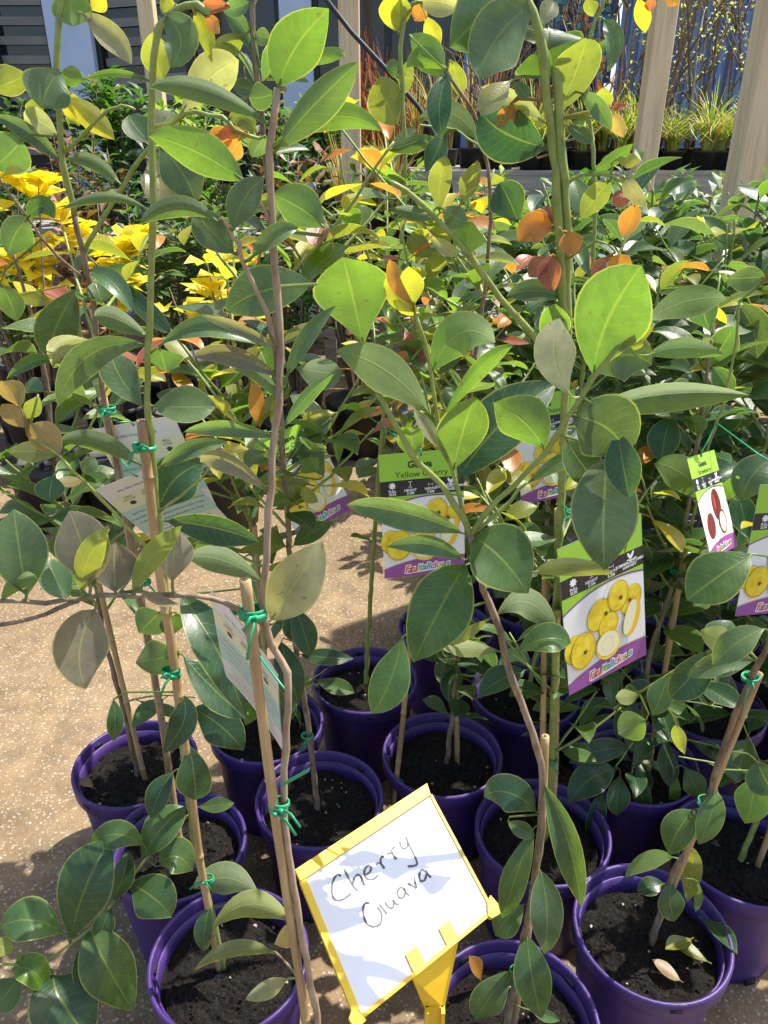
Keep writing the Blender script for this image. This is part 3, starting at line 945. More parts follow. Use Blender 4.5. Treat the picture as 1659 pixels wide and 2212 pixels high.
# ------------------------------------------------------------------ the other guavas of the block
def guava(pos, h, label, group=None, seed=0, pal='gdde', young=.12, nb=4, lean=(0, 0), size=(.08, .12), low=.25, keep=.92, gap=.05, stake=True, lowb=3):
    rr = random.Random(seed); p = Plant('potted_guava', pos, label, group)
    x, y = pos; pts = []
    for k in range(7):
        f = k/6; pts.append((x + lean[0]*f + rr.uniform(-.012, .012)*(k > 0), y + lean[1]*f + rr.uniform(-.012, .012)*(k > 0), SOILZ-.02 + (h-SOILZ)*f))
    Q = p.stem(pts, .0055, .0022, STEMB if rr.random() < .5 else STEMG, 'trunk', conv=False)
    main = p.stems[0]; p.proc(main, low, 1.0, gap, size, young, pal, rr=rr, keep=keep)
    for k in range(nb):
        i = int(len(Q)*rr.uniform(.35, .9)); a = rr.random()*6.28; l = rr.uniform(.18, .36)*(1.1 - .5*i/len(Q)); q = Q[i]
        d = Vector((math.cos(a), math.sin(a), rr.uniform(.7, 1.4))).normalized()
        p.stem([q, q + d*l*.5, q + d*l + Vector((0, 0, .02))], .0026, .0015, STEMG, conv=False)
        p.proc(p.stems[-1], .15, 1.0, gap*.8, size, young*2.2, pal, rr=rr, keep=keep)
    for k in range(lowb):
        i = int(len(Q)*rr.uniform(.08, .35)); a = rr.random()*6.28; q = Q[i]; l = rr.uniform(.10, .2); d = Vector((math.cos(a), math.sin(a), rr.uniform(.1, .6))).normalized()
        p.stem([q, q + d*l*.5 + Vector((0, 0, .01)), q + d*l], .002, .0012, STEMG, conv=False, sides=5)
        p.proc(p.stems[-1], .3, 1.0, gap*.8, (size[0]*.85, size[1]*.85), .0, pal, el=(-60, 5), rr=rr, keep=keep)
    if stake:
        sx = rr.uniform(-.02, .02); top = SOILZ + rr.uniform(.35, .6)
        p.stake([(x+.012+lean[0]*.4, y-.014+lean[1]*.4, top), (x+.015+sx, y-.012, SOILZ-.03)], .0052, conv=False)
        q = Q[int(len(Q)*.35)]; X = px(Vector((x+.008+lean[0]*.35, y-.008+lean[1]*.35, top-.06))); p.tie(X[0], X[1], .011, 2, Y=y-.008+lean[1]*.35)
    return p
S10.crown(5, .3, .6, (.1, .2), pal='gd', seed=51, young=0, back=-1)
S13.crown(4, .28, .55, (.1, .18), pal='gd', seed=52, young=0, back=-1)
S5.crown(5, .3, .6, (.1, .18), pal='gd', seed=53, young=0, back=-.2)
S5.crown(5, .7, 1.1, (.14, .24), pal='gde', seed=54, young=.2, back=.1)
A = guava((-.505, 1.181), 1.25, 'guava on the corner of the block, rooted beside open concrete', seed=1, pal='ggeg', lowb=1, nb=7, low=.42, keep=.75, gap=.06, size=(.085, .125), lean=(-.04, .0))
guava((-.255, 1.298), 1.20, 'guava in a deep shaded pot behind the leaning back-turned tag', seed=2, pal='ggdeb', nb=9, low=.15, keep=.75, young=.25)
guava((.16, 1.66), 1.30, 'guava rooted behind the front tag with dense mixed leaves', seed=3, pal='gdekb', nb=10, young=.25)
MP = guava((.512, 1.188), 1.12, 'guava behind the tag with four whole fruits, dense dark leaves', seed=4, pal='dddg', nb=8, lowb=7, young=.08)
guava((.641, .972), .98, 'short guava in a pot with sunlit soil behind the steeply leaning one', seed=5, pal='ddg', lowb=4, nb=2, low=.5, keep=.55, lean=(.12, .05))
guava((.726, 1.359), 1.18, 'guava beside the small red-fruited tag, glossy dark leaves', seed=6, pal='ddgd', nb=9, lowb=7, young=.1)
MP.stem([(1492, 1150, 1.18), (1520, 1000, 1.12), (1560, 880, 1.06), (1590, 740, 1.02), (1598, 650, 1.0)], .0026, .0016)
MP.stem([(1480, 1250, 1.18), (1540, 1140, 1.1), (1560, 1085, 1.06), (1600, 1080, 1.04)], .0022, .0014)
MP.stem([(1400, 1560, 1.19), (1370, 1600, 1.12), (1330, 1655, 1.08)], .002, .0012)
MP.stem([(1405, 1540, 1.19), (1430, 1600, 1.12), (1455, 1660, 1.08)], .002, .0012)
MP.leaves('''
@31
d u 1000 10 800 150 115 890 50
d u 1020 30 1005 205 85
d u 940 90 875 300 64
d u 1090 0 1120 215 64
b l 1130 20 1250 120 110
b l 1250 0 1250 230 44
g u 1300 0 1370 130 84
@21
d u 1060 1025 800 1085 85 930 1030
b l 1275 190 1230 330 75
b l 1280 200 1280 365 60
@11
e u 1530 215 1612 442 135 1590 310
b l 1410 1062 1170 895 125 1290 945
b l 1450 1062 1532 950 64
e u 1540 1062 1680 870 135 1590 950
d u 1245 690 1200 892 115
e u 1645 92 1480 100 92
g l 1400 500 1520 300 110
g u 1500 600 1420 480 80
''')
k = 0
for (x, y, h) in [(.93, 1.12, 1.05), (.95, 1.40, 1.22), (.52, 1.47, 1.22), (.70, 1.62, 1.27), (1.0, 1.68, 1.27), (.40, 1.78, 1.28), (.62, 1.88, 1.28), (.88, 1.93, 1.30), (1.16, 1.93, 1.3), (.47, 2.10, 1.3), (.76, 2.16, 1.32), (1.04, 2.2, 1.32), (1.3, 2.2, 1.32), (.25, 2.02, 1.28), (1.2, 1.5, 1.2)]:
    k += 1
    guava((x, y), h + rnd.uniform(-.05, .05), 'leafy dark green guava in the crowded rows towards the timber post', 'guavas in the rear rows', seed=20+k, pal='ddgdeg', nb=9, young=.035, low=.22, size=(.088, .132), stake=k % 2 == 0)

# fallen leaves on pot J's soil
def fallen(pts, kk, label, z0=SOILZ+.014):
    me = rnd.choice(LIB); o = link('fallen_leaf', me); x, y, rz, ln, tilt = pts
    o.location = (x, y, z0); o.rotation_euler = (tilt, 0, rz); o.scale = (ln, ln, ln); o.color = leaf_color(kk)
    tag(o, label, 'leaf', 'fallen leaves'); return o
fallen((.50, .815, 2.2, .07, .1), 'k', 'pale lime fallen leaf lying folded on the potting mix')
fallen((.515, .775, 1.1, .06, .0), 'k', 'round yellow-green fallen leaf on the potting mix under a dark one', SOILZ+.008)
fallen((.52, .85, 3.6, .085, .05), 'd', 'dark green fallen leaf with soil crumbs against the purple rim', SOILZ+.018)
fallen((.15, .74, .8, .05, .9), 'o', 'curled orange-brown dry leaf standing in the front pot')
fallen((.46, .745, 1.0, .05, .0), 'n', 'brown papery dead leaf on dark potting mix', SOILZ+.008)
fallen((-.575, 1.135, 1.2, .05, .1), 'n', 'brown dead leaf at the edge of the corner pot', SOILZ+.008)

# ------------------------------------------------------------------ lettering helper
def text_verts(txt, size=1.0, shear=0.0, bold=0.0, align='CENTER', space=1.0):
    cu = bpy.data.curves.new('lettering', 'FONT'); cu.body = txt; cu.size = size; cu.shear = shear; cu.offset = bold; cu.align_x = align
    cu.resolution_u = 2; cu.space_character = space
    o = bpy.data.objects.new('lettering', cu); me = bpy.data.meshes.new_from_object(o)
    v = [tuple(x.co) for x in me.vertices]; f = [tuple(p.vertices) for p in me.polygons]
    bpy.data.objects.remove(o); bpy.data.meshes.remove(me); bpy.data.curves.remove(cu)
    return v, f
_mc = {}
def flat(rgb, rough=.45):
    k = tuple(round(c, 3) for c in rgb)
    if k not in _mc: _mc[k] = mat('print_%d' % len(_mc), rgb, rough)
    return _mc[k]

class Card:
    "a flat card in the place: corner, width vector, height vector"
    def __init__(s, TL, U, V, name, label, cat, group=None, thick=.0006, bend=0.0):
        s.TL, s.U, s.V = TL, U, V; s.n = V.cross(U).normalized(); s.bend = bend
        if s.n.dot(CAM - TL) < 0: s.n = -s.n
        s.root = empty(name, TL + U*.5 + V); s.o = s.root.location.copy(); tag(s.root, label, cat, group); s.asp = V.length/U.length
    def p(s, u, v, h=0): return s.TL + s.U*u + s.V*v + s.n*(h + s.bend*(4*(u-.5)**2 + .6*math.sin(2.2*v)) * s.U.length)
    def sheet(s, pts, h, m, name, parent=None, sub=True):
        "polygon in card coordinates (0..1), laid at height h; split into strips so that it follows the card's bend"
        b = MB()
        if len(pts) == 4 and sub:
            a, b_, c, d = [Vector((*q, 0)) for q in pts]; n = 8
            for i in range(n):
                for j in range(n):
                    def q(i_, j_):
                        f, g2 = i_/n, j_/n; e = a.lerp(b_, f).lerp(d.lerp(c, f), g2); return s.p(e.x, e.y, h)
                    b.quad(q(i, j), q(i+1, j), q(i+1, j+1), q(i, j+1))
        else:
            i0 = len(b.v); b.v += [tuple(s.p(u, v, h)) for u, v in pts]; b.face(range(i0, i0+len(pts)))
        return b.build(name, m, parent or s.root, smooth=False, off=s.o)
    def fan(s, cx, cy, rx, ry, rot, h, m, name, n=26, parent=None, half=False):
        pts = []
        for k in range(n):
            a = 2*math.pi*k/n; x, y = rx*math.cos(a), ry*math.sin(a)
            pts.append((cx + x*math.cos(rot) - y*math.sin(rot), cy + (x*math.sin(rot) + y*math.cos(rot))/s.asp))
        return s.sheet(pts, h, m, name, parent, False)
    def text(s, txt, u, v, size, h, m, name='lettering', rot=0, parent=None, **k):
        vs, fs = text_verts(txt, size, **k); b = MB(); c, sn = math.cos(rot), math.sin(rot)
        for x, y, z in vs:
            X, Y = x*c - y*sn, x*sn + y*c
            b.v.append(tuple(s.p(u + X, v - Y/s.asp, h)))
        for f in fs: b.face(f)
        return b.build(name, m, parent or s.root, smooth=False, off=s.o)

# ------------------------------------------------------------------ the hand-lettered board sign
def q5(x, y): return 603.5 + x/3.36, 1673.3 + y/3.36
ZS = .86
cTL = atz(*q5(112, 700), ZS); cTR = atz(*q5(1065, 75), ZS*1.111); cBR = atz(*q5(1560, 1000), ZS*1.009); cBL = atz(*q5(560, 1810), ZS*.898)
SU = cTR - cTL; SV = ((cBL - cTL) + (cBR - cTR))*.5
SG = Card(cTL, SU, SV, 'board_sign', 'white hand-lettered board in a tilted yellow plastic frame standing among the pots', 'sign')
SG.root.location = (SG.root.location.x, SG.root.location.y, 0)
sn = SG.n
def slab(pts, h0, h1, m, name, parent=None):
    b = MB(); P0 = [SG.p(u, v, h0) for u, v in pts]; b.prism(P0, sn*(h1-h0)); o = b.build(name, m, parent or SG.root, smooth=False)
    o.location = -SG.root.location; return o
slab([(.015, .02), (.985, .02), (.985, .985), (.015, .985)], -.0015, .0008, WHITE, 'board')
fw = .042
slab([(0, 0), (1, 0), (.985, .085), (.005, .085)], -.003, .0052, YEL, 'frame_bar')
slab([(0, .085), (fw, .085), (fw, 1), (0, 1)], -.003, .0035, YEL, 'frame_bar')
slab([(.984, .085), (1, .085), (1, 1), (.984, 1)], -.003, .0030, YEL, 'frame_bar')
slab([(fw, .974), (.984, .974), (.984, 1), (fw, 1)], -.003, .0030, YEL, 'frame_bar')
slab([(.945, .995), (.985, .92), (1.02, .9), (1.035, .97), (1.02, 1.03), (.96, 1.02)], -.0035, .0055, YEL, 'corner_clip')
slab([(.0, .92), (.045, .985), (.05, 1.02), (-.02, 1.02), (-.03, .95)], -.0035, .0045, YEL, 'corner_clip')
slab([(.395, .86), (.475, .86), (.475, 1.0), (.395, 1.0)], .001, .0038, YEL, 'tab')
slab([(.64, .86), (.72, .86), (.72, 1.0), (.64, 1.0)], .001, .0038, YEL, 'tab')
# funnel below the frame that narrows to the stake
fl, fr_ = SG.p(.385, .985, -.002), SG.p(.735, .985, -.002)
neck = at(*q5(1128, 1690), (fl.y+fr_.y)/2 - .006); nb_ = MB()
n1, n2 = neck + Vector((-.011, 0, 0)), neck + Vector((.011, 0, 0))
nb_.prism([fl, fr_, n2, n1], -sn*.004); o = nb_.build('neck', YEL, SG.root, smooth=False); o.location = -SG.root.location
st = MB(); hh = neck.z + .002
st.box((neck.x, neck.y+.002, hh/2 - .03), (.020, .006, hh+.06), 0); st.box((neck.x-.009, neck.y-.002, hh/2-.03), (.004, .012, hh+.06)); st.box((neck.x+.009, neck.y-.002, hh/2-.03), (.004, .012, hh+.06))
o = st.build('stake', YEL, SG.root, smooth=False); o.location = -SG.root.location
# handwriting: strokes as traced marker lines
INV = None
def uvq(x, y):
    "picture point on the board -> board coordinates"
    X, Y = q5(x, y); d = atz(X, Y, 1.0) - CAM; t = (SG.TL - CAM).dot(sn)/d.dot(sn); P = CAM + d*t - SG.TL
    a, b_, c = SU.dot(SU), SU.dot(SV), SV.dot(SV); e, f = P.dot(SU), P.dot(SV); D = a*c - b_*b_
    return (e*c - f*b_)/D, (a*f - b_*e)/D
STR = {'Cherry': [[(447,738),(420,728),(395,760),(380,820),(385,880),(410,912),(450,912),(490,890),(520,862)], [(468,685),(500,750),(535,810),(568,848)], [(530,800),(545,750),(575,730),(600,760),(615,805)],
  [(615,735),(650,715),(665,680),(645,662),(620,690),(615,730),(640,760),(680,760),(722,730)], [(697,655),(730,645),(762,685)], [(735,652),(735,615),(755,590)], [(778,578),(815,575),(848,618)], [(820,580),(815,548),(838,525)],
  [(872,485),(885,530),(910,538),(930,520),(925,490)], [(915,450),(940,510),(975,580),(998,645),(975,665),(930,668)]],
 'Guava': [[(655,935),(620,935),(607,980),(615,1040),(640,1090),(690,1105),(730,1085),(742,1040),(735,1000),(715,970),(705,968)], [(725,945),(750,975),(780,1015)], [(765,925),(790,965),(820,970),(830,940),(822,912),(845,940),(868,945)],
  [(905,835),(880,820),(858,850),(865,890),(895,895),(912,860),(905,830),(920,860),(945,882)], [(930,795),(965,810),(995,828)], [(995,828),(985,790),(978,745)],
  [(1060,705),(1030,695),(1015,730),(1020,770),(1050,770),(1065,730),(1065,700),(1080,730),(1100,750)]]}
for word, strokes in STR.items():
    b = MB()
    for s_ in strokes:
        uvs = [uvq(*q) for q in s_]; P = []
        for i in range(len(uvs)-1):
            a, b0, c0, d0 = [Vector(uvs[max(0, min(len(uvs)-1, i+k))]) for k in (-1, 0, 1, 2)]
            for k in range(5):
                t = k/5; P.append(.5*((2*b0) + (c0-a)*t + (2*a-5*b0+4*c0-d0)*t*t + (3*b0-a-3*c0+d0)*t*t*t))
        P.append(Vector(uvs[-1])); W3 = [SG.p(q.x, q.y, .0011) for q in P]
        i0 = len(b.v); wd = .00125
        for i, q in enumerate(W3):
            t = (W3[min(i+1, len(W3)-1)] - W3[max(i-1, 0)]).normalized(); sd_ = t.cross(sn)*wd*(1 + .15*math.sin(i*.9))
            b.v += [tuple(q - sd_), tuple(q + sd_)]
        for i in range(len(W3)-1): b.face((i0+2*i, i0+2*i+1, i0+2*i+3, i0+2*i+2))
    o = b.build('handwriting', MARK, SG.root, smooth=False); o.location = -SG.root.location

# ------------------------------------------------------------------ plant tags
def card_at(tl, tr, bl, z, k=1.55, sgn=1):
    "pose of a card of proportion k from three corners seen in the picture, near corner at depth z"
    ux, uy = tr[0]-tl[0], tr[1]-tl[1]; vx, vy = bl[0]-tl[0], bl[1]-tl[1]; dot = ux*vx + uy*vy; u2 = ux*ux+uy*uy; v2 = vx*vx+vy*vy
    lo, hi = 0, 4000
    def bb(a): return math.sqrt(max(0, k*k*(u2 + a*a) - v2))
    for _ in range(60):
        m_ = (lo+hi)/2
        if m_*bb(m_) < abs(dot): lo = m_
        else: hi = m_
    a = (lo+hi)/2; b = bb(a)
    a = a if dot < 0 else -a
    a, b = a*sgn, b*sgn
    zr, zb = z*(1 + a/FPX), z*(1 + b/FPX)
    TL = atz(*tl, z); TR = atz(*tr, zr); BL = atz(*bl, zb)
    U, V = TR-TL, BL-TL; V = V - U*(V.dot(U)/U.dot(U))*.9
    V = V.normalized()*U.length*k
    return TL, U, V
LIME, BLACK, PURP, CREAM, INKW = (.30, .56, .045), (.018, .018, .020), (.28, .07, .30), (.78, .78, .76), (.82, .82, .82)
def arc(v_l, v_m, v_r, n=14):
    return [(k/n, (1-k/n)**2*v_l + 2*(k/n)*(1-k/n)*(2*v_m - .5*(v_l+v_r)) + (k/n)**2*v_r) for k in range(n+1)]
def strip(c, a1, a2, h, m, name):
    b = MB()
    for i in range(len(a1)-1): b.quad(c.p(*a1[i], h), c.p(*a1[i+1], h), c.p(*a2[i+1], h), c.p(*a2[i], h))
    return b.build(name, m, c.root, smooth=False, off=c.o)
def guava_print():
    m = mat('fruit_print', (.8, .6, .03), .4); f = noisy(m, 70, 4); L(m, ramp(m, f, [(.3, (.62, .43, .012)), (.55, (.80, .62, .03)), (.75, (.86, .74, .10))]), P_(m).inputs['Base Color']); return m
FRUIT = guava_print(); FRUIT2 = flat((.58, .35, .012)); FLESH = flat((.80, .76, .50)); RIND = flat((.82, .50, .02)); CALYX = flat((.10, .035, .015)); SEED = flat((.70, .58, .30)); REDF = flat((.17, .018, .018)); REDL = flat((.33, .05, .04))
def star(c, cx, cy, r, h, m, name='calyx', n=5, inner=.45):
    pts = []
    for k in range(2*n):
        a = math.pi*k/n; q = r if k % 2 == 0 else r*inner; pts.append((cx + q*math.cos(a), cy + q*math.sin(a)/c.asp))
    return c.sheet(pts, h, m, name, None, False)
def string(e, c):
    "green tie from the eyelet to the nearest stem above it"
    a = c.p(.5, .03, .0006); b = c.p(.5, -.02, .003)
    q = min((q for p in PLANTS for Q, r in p.stems for q in Q if q.z > b.z - .01), key=lambda q: (q - b).length)
    m = (b + q)*.5 + Vector((0, 0, -.004))
    e.tube([a, b, m, q], .0011, 5)
def front_tag(tl, tr, bl, z, title, label, red=False, bend=.01, k=1.55, sgn=1, detail=True):
    c = Card(*card_at(tl, tr, bl, z, k, sgn), 'plant_tag', label, 'tag', 'printed plant tags', bend=bend)
    h = .0002
    cardm = flat(CREAM); body = MB(); n = 8
    for sd_ in (0, -.0006):
        for i in range(n):
            for j in range(n):
                q = [c.p(i/n, j/n, sd_), c.p((i+1)/n, j/n, sd_), c.p((i+1)/n, (j+1)/n, sd_), c.p(i/n, (j+1)/n, sd_)]
                body.quad(*q)
    body.build('card', cardm, c.root, smooth=False, off=c.o)
    c.sheet([(0, 0), (1, 0), (1, .21), (0, .21)], h, flat(LIME), 'green_header')
    c.sheet([(0, .21), (1, .21), (1, .335), (0, .335)], h, flat(BLACK), 'black_band')
    top, mid = [(k_/14, .335) for k_ in range(15)], arc(.445, .335+.012, .385)
    strip(c, top, arc(.435, .345, .372), h, flat(LIME), 'green_swoosh')
    strip(c, arc(.435, .345, .372), arc(.447, .357, .384), h, flat((.20, .045, .22)), 'purple_line')
    strip(c, arc(.925, .855, .858), [(k_/14, 1.0) for k_ in range(15)], h, flat(PURP), 'purple_foot')
    strip(c, arc(.918, .848, .851), arc(.925, .855, .858), h, flat((.62, .52, .30)), 'gold_line')
    dk = flat((.02, .035, .012)); wt = flat(INKW); H2 = .0005
    c.text('Guava', .48, .118, .115, H2, dk, bold=.004); c.text(title, .5, .19, .105, H2, dk)
    # band icons
    for x, a, b_ in ((.145, 'FULL', 'SUN'), (.36, 'HEIGHT', '2-5M'), (.60, 'WIDTH', '3-5M'), (.83, 'SUMMER/AUTUMN', 'HARVEST')):
        c.text(a, x, .302 - (.008 if x > .8 else 0), .042, H2, wt, bold=.0012); c.text(b_, x, .326 - (.008 if x > .8 else 0), .042, H2, wt, bold=.0012)
    star(c, .145, .25, .047, H2, wt, 'sun_icon', 8, .62)
    b = MB()
    for (x0, y0, x1, y1) in ((.335, .225, .385, .228), (.335, .268, .385, .271), (.357, .228, .363, .268), (.575, .245, .578, .275), (.63, .245, .633, .275), (.578, .258, .63, .261)):
        b.quad(c.p(x0, y0, H2), c.p(x1, y0, H2), c.p(x1, y1, H2), c.p(x0, y1, H2))
    b.build('measure_icon', wt, c.root, smooth=False, off=c.o)
    c.sheet([(.80, .262), (.86, .27), (.915, .262), (.92, .27), (.85, .278), (.795, .268)], H2, wt, 'hand_icon', None, False)
    c.fan(.83, .243, .016, .04, -.5, H2, wt, 'leaf_icon', 12); c.fan(.865, .24, .016, .045, .5, H2, wt, 'leaf_icon', 12)
    if red:
        c.fan(.62, .52, .15, .24, .1, .0004, REDF, 'fruit'); c.fan(.57, .49, .05, .12, .1, .0005, REDL, 'fruit_gleam'); star(c, .62, .44, .05, .0006, CALYX)
        c.fan(.70, .70, .13, .19, .15, .0007, REDF, 'cut_fruit'); c.fan(.70, .705, .10, .155, .15, .0008, FLESH, 'flesh')
        c.fan(.28, .70, .14, .2, .3, .0004, REDF, 'fruit')
    else:
        for i, (x, y, rx, ry, ro) in enumerate(((.83, .545, .125, .165, .5), (.10, .70, .12, .15, .2), (.42, .545, .135, .17, .55), (.67, .475, .128, .16, .2), (.53, .645, .115, .14, .6), (.20, .735, .15, .19, .25))):
            fo = c.fan(x, y, rx*1.02, ry*1.02, ro, .0003 + i*.0003, FRUIT2, 'fruit'); c.fan(x-.007, y-.006, rx*.95, ry*.95, ro, .00045 + i*.0003, FRUIT, 'fruit_skin')
        for (x, y) in ((.50, .55), (.69, .49), (.80, .535), (.53, .70), (.22, .745)): star(c, x, y, .034, .0024, CALYX)
        c.fan(.505, .775, .155, .155, 0, .0025, FRUIT, 'half_fruit'); c.fan(.50, .765, .138, .13, 0, .0027, FLESH, 'flesh')
        for k_ in range(16):
            a = k_*.393; c.fan(.50 + .075*math.cos(a), .765 + .065*math.sin(a)/c.asp*1.2, .010, .006, a, .0029, SEED, 'seed', 6)
        c.fan(.82, .665, .095, .20, .35, .0025, RIND, 'half_fruit'); c.fan(.79, .655, .068, .185, .35, .0027, FLESH, 'flesh')
    # the maker's word in coloured italic letters with a white outline
    word = 'Fruitalicious'; cols = [(.62, .05, .015), (.62, .09, .015), (.68, .22, .02), (.68, .40, .03), (.09, .33, .06), (.06, .36, .16), (.09, .30, .55), (.10, .22, .50), (.40, .10, .35), (.62, .08, .06), (.68, .25, .03), (.20, .36, .07), (.05, .32, .28)]
    c.text(word, .53, .955, .125, .0006, wt, 'logo_outline', rot=.07, shear=.25, bold=.013, space=.93)
    vs_, fs_ = text_verts(word, .125, .25, .002, space=.93)
    b = MB(); mi = [flat(q) for q in cols]; xs = [v[0] for v in vs_]; lo_, hi_ = min(xs), max(xs); cr, sr = math.cos(.07), math.sin(.07)
    for x, y, zz in vs_:
        X, Y = x*cr - y*sr, x*sr + y*cr; b.v.append(tuple(c.p(.53 + X, .955 - Y/c.asp, .0009)))
    wid = [1.25, .75, 1.05, .5, .65, 1.05, .5, .5, .9, .5, 1.05, 1.05, .9]; cum = [sum(wid[:i+1])/sum(wid) for i in range(13)]
    for f in fs_:
        xm = (sum(vs_[i][0] for i in f)/len(f) - lo_)/(hi_-lo_); kk = next((i for i, q in enumerate(cum) if xm <= q), 12); b.face(f, None, kk)
    b.build('logo', mi, c.root, smooth=False, off=c.o)
    c.sheet([(.27, .972), (.55, .962), (.80, .945), (.80, .95), (.55, .969), (.27, .98)], .0008, flat((.75, .72, .70)), 'logo_swash', None, False)
    # eyelet and string
    e = MB(); top_ = c.p(.5, .03, .0006); string(e, c); e.build('hanging_tie', TIE, c.root, off=c.o)
    return c
BACKTXT = ['A decorative shrub attractive glossy green', 'foliage and small, lightly fragrant white', 'flowers. Produces masses of juicy yellow', 'fruit in late summer and autumn. However, may', 'fruit twice a year in warm conditions.']
BACK2 = ['Fruit can be eaten fresh or used in pies, jam,', 'sauces and used as a substitute. Also be planted as', 'leaves may be brewed. Seeds may be made in', 'Prune to shape and fertiliser during the']
def back_tag(tl, tr, bl, z, label, bend=.01, sgn=1, k=1.55):
    c = Card(*card_at(tl, tr, bl, z, k, sgn), 'plant_tag', label, 'tag', 'back-turned plant tags', bend=bend)
    body = MB(); n = 8
    for sd_ in (0, -.0006):
        for i in range(n):
            for j in range(n): body.quad(c.p(i/n, j/n, sd_), c.p((i+1)/n, j/n, sd_), c.p((i+1)/n, (j+1)/n, sd_), c.p(i/n, (j+1)/n, sd_))
    body.build('card', flat((.74, .74, .70)), c.root, smooth=False, off=c.o)
    c.sheet([(0, .17), (1, .17), (1, .36), (0, .36)], .0002, flat((.72, .73, .50)), 'yellow_band')
    c.sheet([(0, .36), (1, .36), (1, .72), (0, .72)], .0002, flat((.46, .64, .56)), 'green_band')
    c.sheet([(0, .72), (1, .72), (1, .97), (0, .97)], .0002, flat((.74, .70, .66)), 'pale_band')
    ink = flat((.04, .045, .05)); H2 = .0005
    c.text('PLEASE RECYCLE THIS TAG', .45, .10, .045, H2, ink, rot=math.pi)
    for x, a, b_ in ((.22, 'MULCH', 'WELL'), (.5, 'TOLERATES', 'DRYNESS'), (.78, 'FRUIT', 'TREE')):
        c.text(a, x, .225, .045, H2, ink, rot=math.pi); c.text(b_, x, .195, .045, H2, ink, rot=math.pi); star(c, x, .29, .045, H2, ink, 'icon', 9, .7)
    for i, t in enumerate(BACK2): c.text(t, .5, .42 + i*.068, .047, H2, ink, rot=math.pi)
    for i, t in enumerate(BACKTXT): c.text(t, .5, .75 + i*.045, .043, H2, ink, rot=math.pi)
    e = MB(); string(e, c); e.build('hanging_tie', TIE, c.root, off=c.o)
    return c
front_tag((817, 983), (1000, 968), (828, 1253), 1.04, 'Yellow Cherry', 'upright yellow fruit tag hanging behind a crossing brown branch')
front_tag((1203, 1187), (1384, 1109), (1247, 1488), .98, 'Yellow Cherry', 'tilted yellow fruit tag with a big green leaf hanging over its top', bend=.004)
front_tag((1098, 862), (1240, 840), (1128, 1082), 1.36, 'Yellow Cherry', 'yellow fruit tag mostly hidden behind broad leaves beside the thick green stems')
front_tag((548, 960), (672, 902), (632, 1168), 1.40, 'Yellow Cherry', 'slanted yellow fruit tag hidden behind the nearest grey stem')
front_tag((1482, 990), (1541, 972), (1527, 1168), 1.08, 'Strawberry', 'narrow turned tag with a dark red fruit among dark leaves', red=True)
front_tag((1641, 1046), (1815, 1040), (1624, 1303), 1.05, 'Yellow Cherry', 'yellow fruit tag hanging close above the steeply leaning guava')
back_tag((460, 1271), (607, 1454), (495, 1469), .72, 'white back-turned care tag leaning beside the cut bamboo cane', bend=.03)
back_tag((198, 927), (375, 897), (262, 1120), 1.02, 'white back-turned care tag strung from the dark upright stem')
back_tag((206, 1056), (378, 992), (287, 1190), .97, 'white back-turned care tag hanging below another from the green stem', bend=.02)

# ------------------------------------------------------------------ building behind
WY = 6.6
def wx(x, y=60): return at(x, y, WY).x
bld = empty('shop_building', (0, WY, 0)); tag(bld, 'blue shop building with dark windows and pale columns behind the nursery benches', 'building')
def bpart(name, m, x0, x1, z0, z1, y0, y1, parent=None, smooth=False):
    b = MB(); b.box(((x0+x1)/2, (y0+y1)/2 - WY, (z0+z1)/2), (abs(x1-x0), y1-y0, z1-z0)); return b.build(name, m, parent or bld, smooth=False)
bpart('wall', noise_mat('dark_wall', (.016, .018, .026), (.026, .03, .04), 3, .6), -7, wx(1340), 0, 3.4, WY+.30, WY+.5)
for (a, b) in ((98, 193), (604, 673), (1005, 1062)): bpart('column', PALE if a < 900 else BLUE, wx(a), wx(b), 0, 3.4, WY, WY+.3)
for i, (a, b) in enumerate(((-160, 96), (195, 600), (675, 1003), (1064, 1170))):
    wn = bpart('window', DARK, wx(a), wx(b), .55, .62, WY+.06, WY+.2)
    bpart('pane', GLASS, wx(a), wx(b), .62, 3.3, WY+.16, WY+.175, wn)
    for q in range(3):
        xx = wx(a) + (wx(b)-wx(a))*q/2; bpart('mullion', DARK, xx-.03, xx+.03, .62, 3.3, WY+.08, WY+.157, wn)
    if i < 2:
        for q in range(9):  # grey slats stand in for bright strips reflected in the windows
            z = 1.28 + q*.125
            sl = MB(); sl.box(((wx(a)+wx(b))/2 - (.3 if i else 0), .125, z), ((wx(b)-wx(a))*(.5 if i else .96), .004, .055), 0, Matrix.Rotation(.25 if not i else .12, 3, 'X') @ Matrix.Rotation(0 if not i else -.06, 3, 'Y'))
            sl.build('reflection_slat', SLAT, wn, smooth=False)
# mosaic window
mp = bpart('mosaic_panel', noise_mat('mosaic_ground', (.02, .05, .14), (.03, .08, .2), 8, .4), wx(1170), wx(1338), 1.75, 3.3, WY+.10, WY+.16)
mcol = [flat(c, .3) for c in ((.03, .30, .33), (.02, .16, .30), (.02, .10, .26), (.55, .40, .22), (.60, .20, .05), (.05, .42, .38), (.02, .06, .16))]
rr = random.Random(5); ts = .052
for i in range(int((wx(1338)-wx(1170))/ts)):
    for j in range(11):
        if rr.random() < .2: continue
        t_ = link('tile', None, mp) if False else None
        b = MB(); b.box((wx(1170) + (i+.5)*ts, .096, 1.78 + (j+.5)*ts), (ts*rr.uniform(.7, .95), .012, ts*rr.uniform(.6, .95))); b.build('tile', rr.choice(mcol), mp, smooth=False)
bpart('window_post', DARK, wx(1229), wx(1247), 0, 3.4, WY+.02, WY+.085)
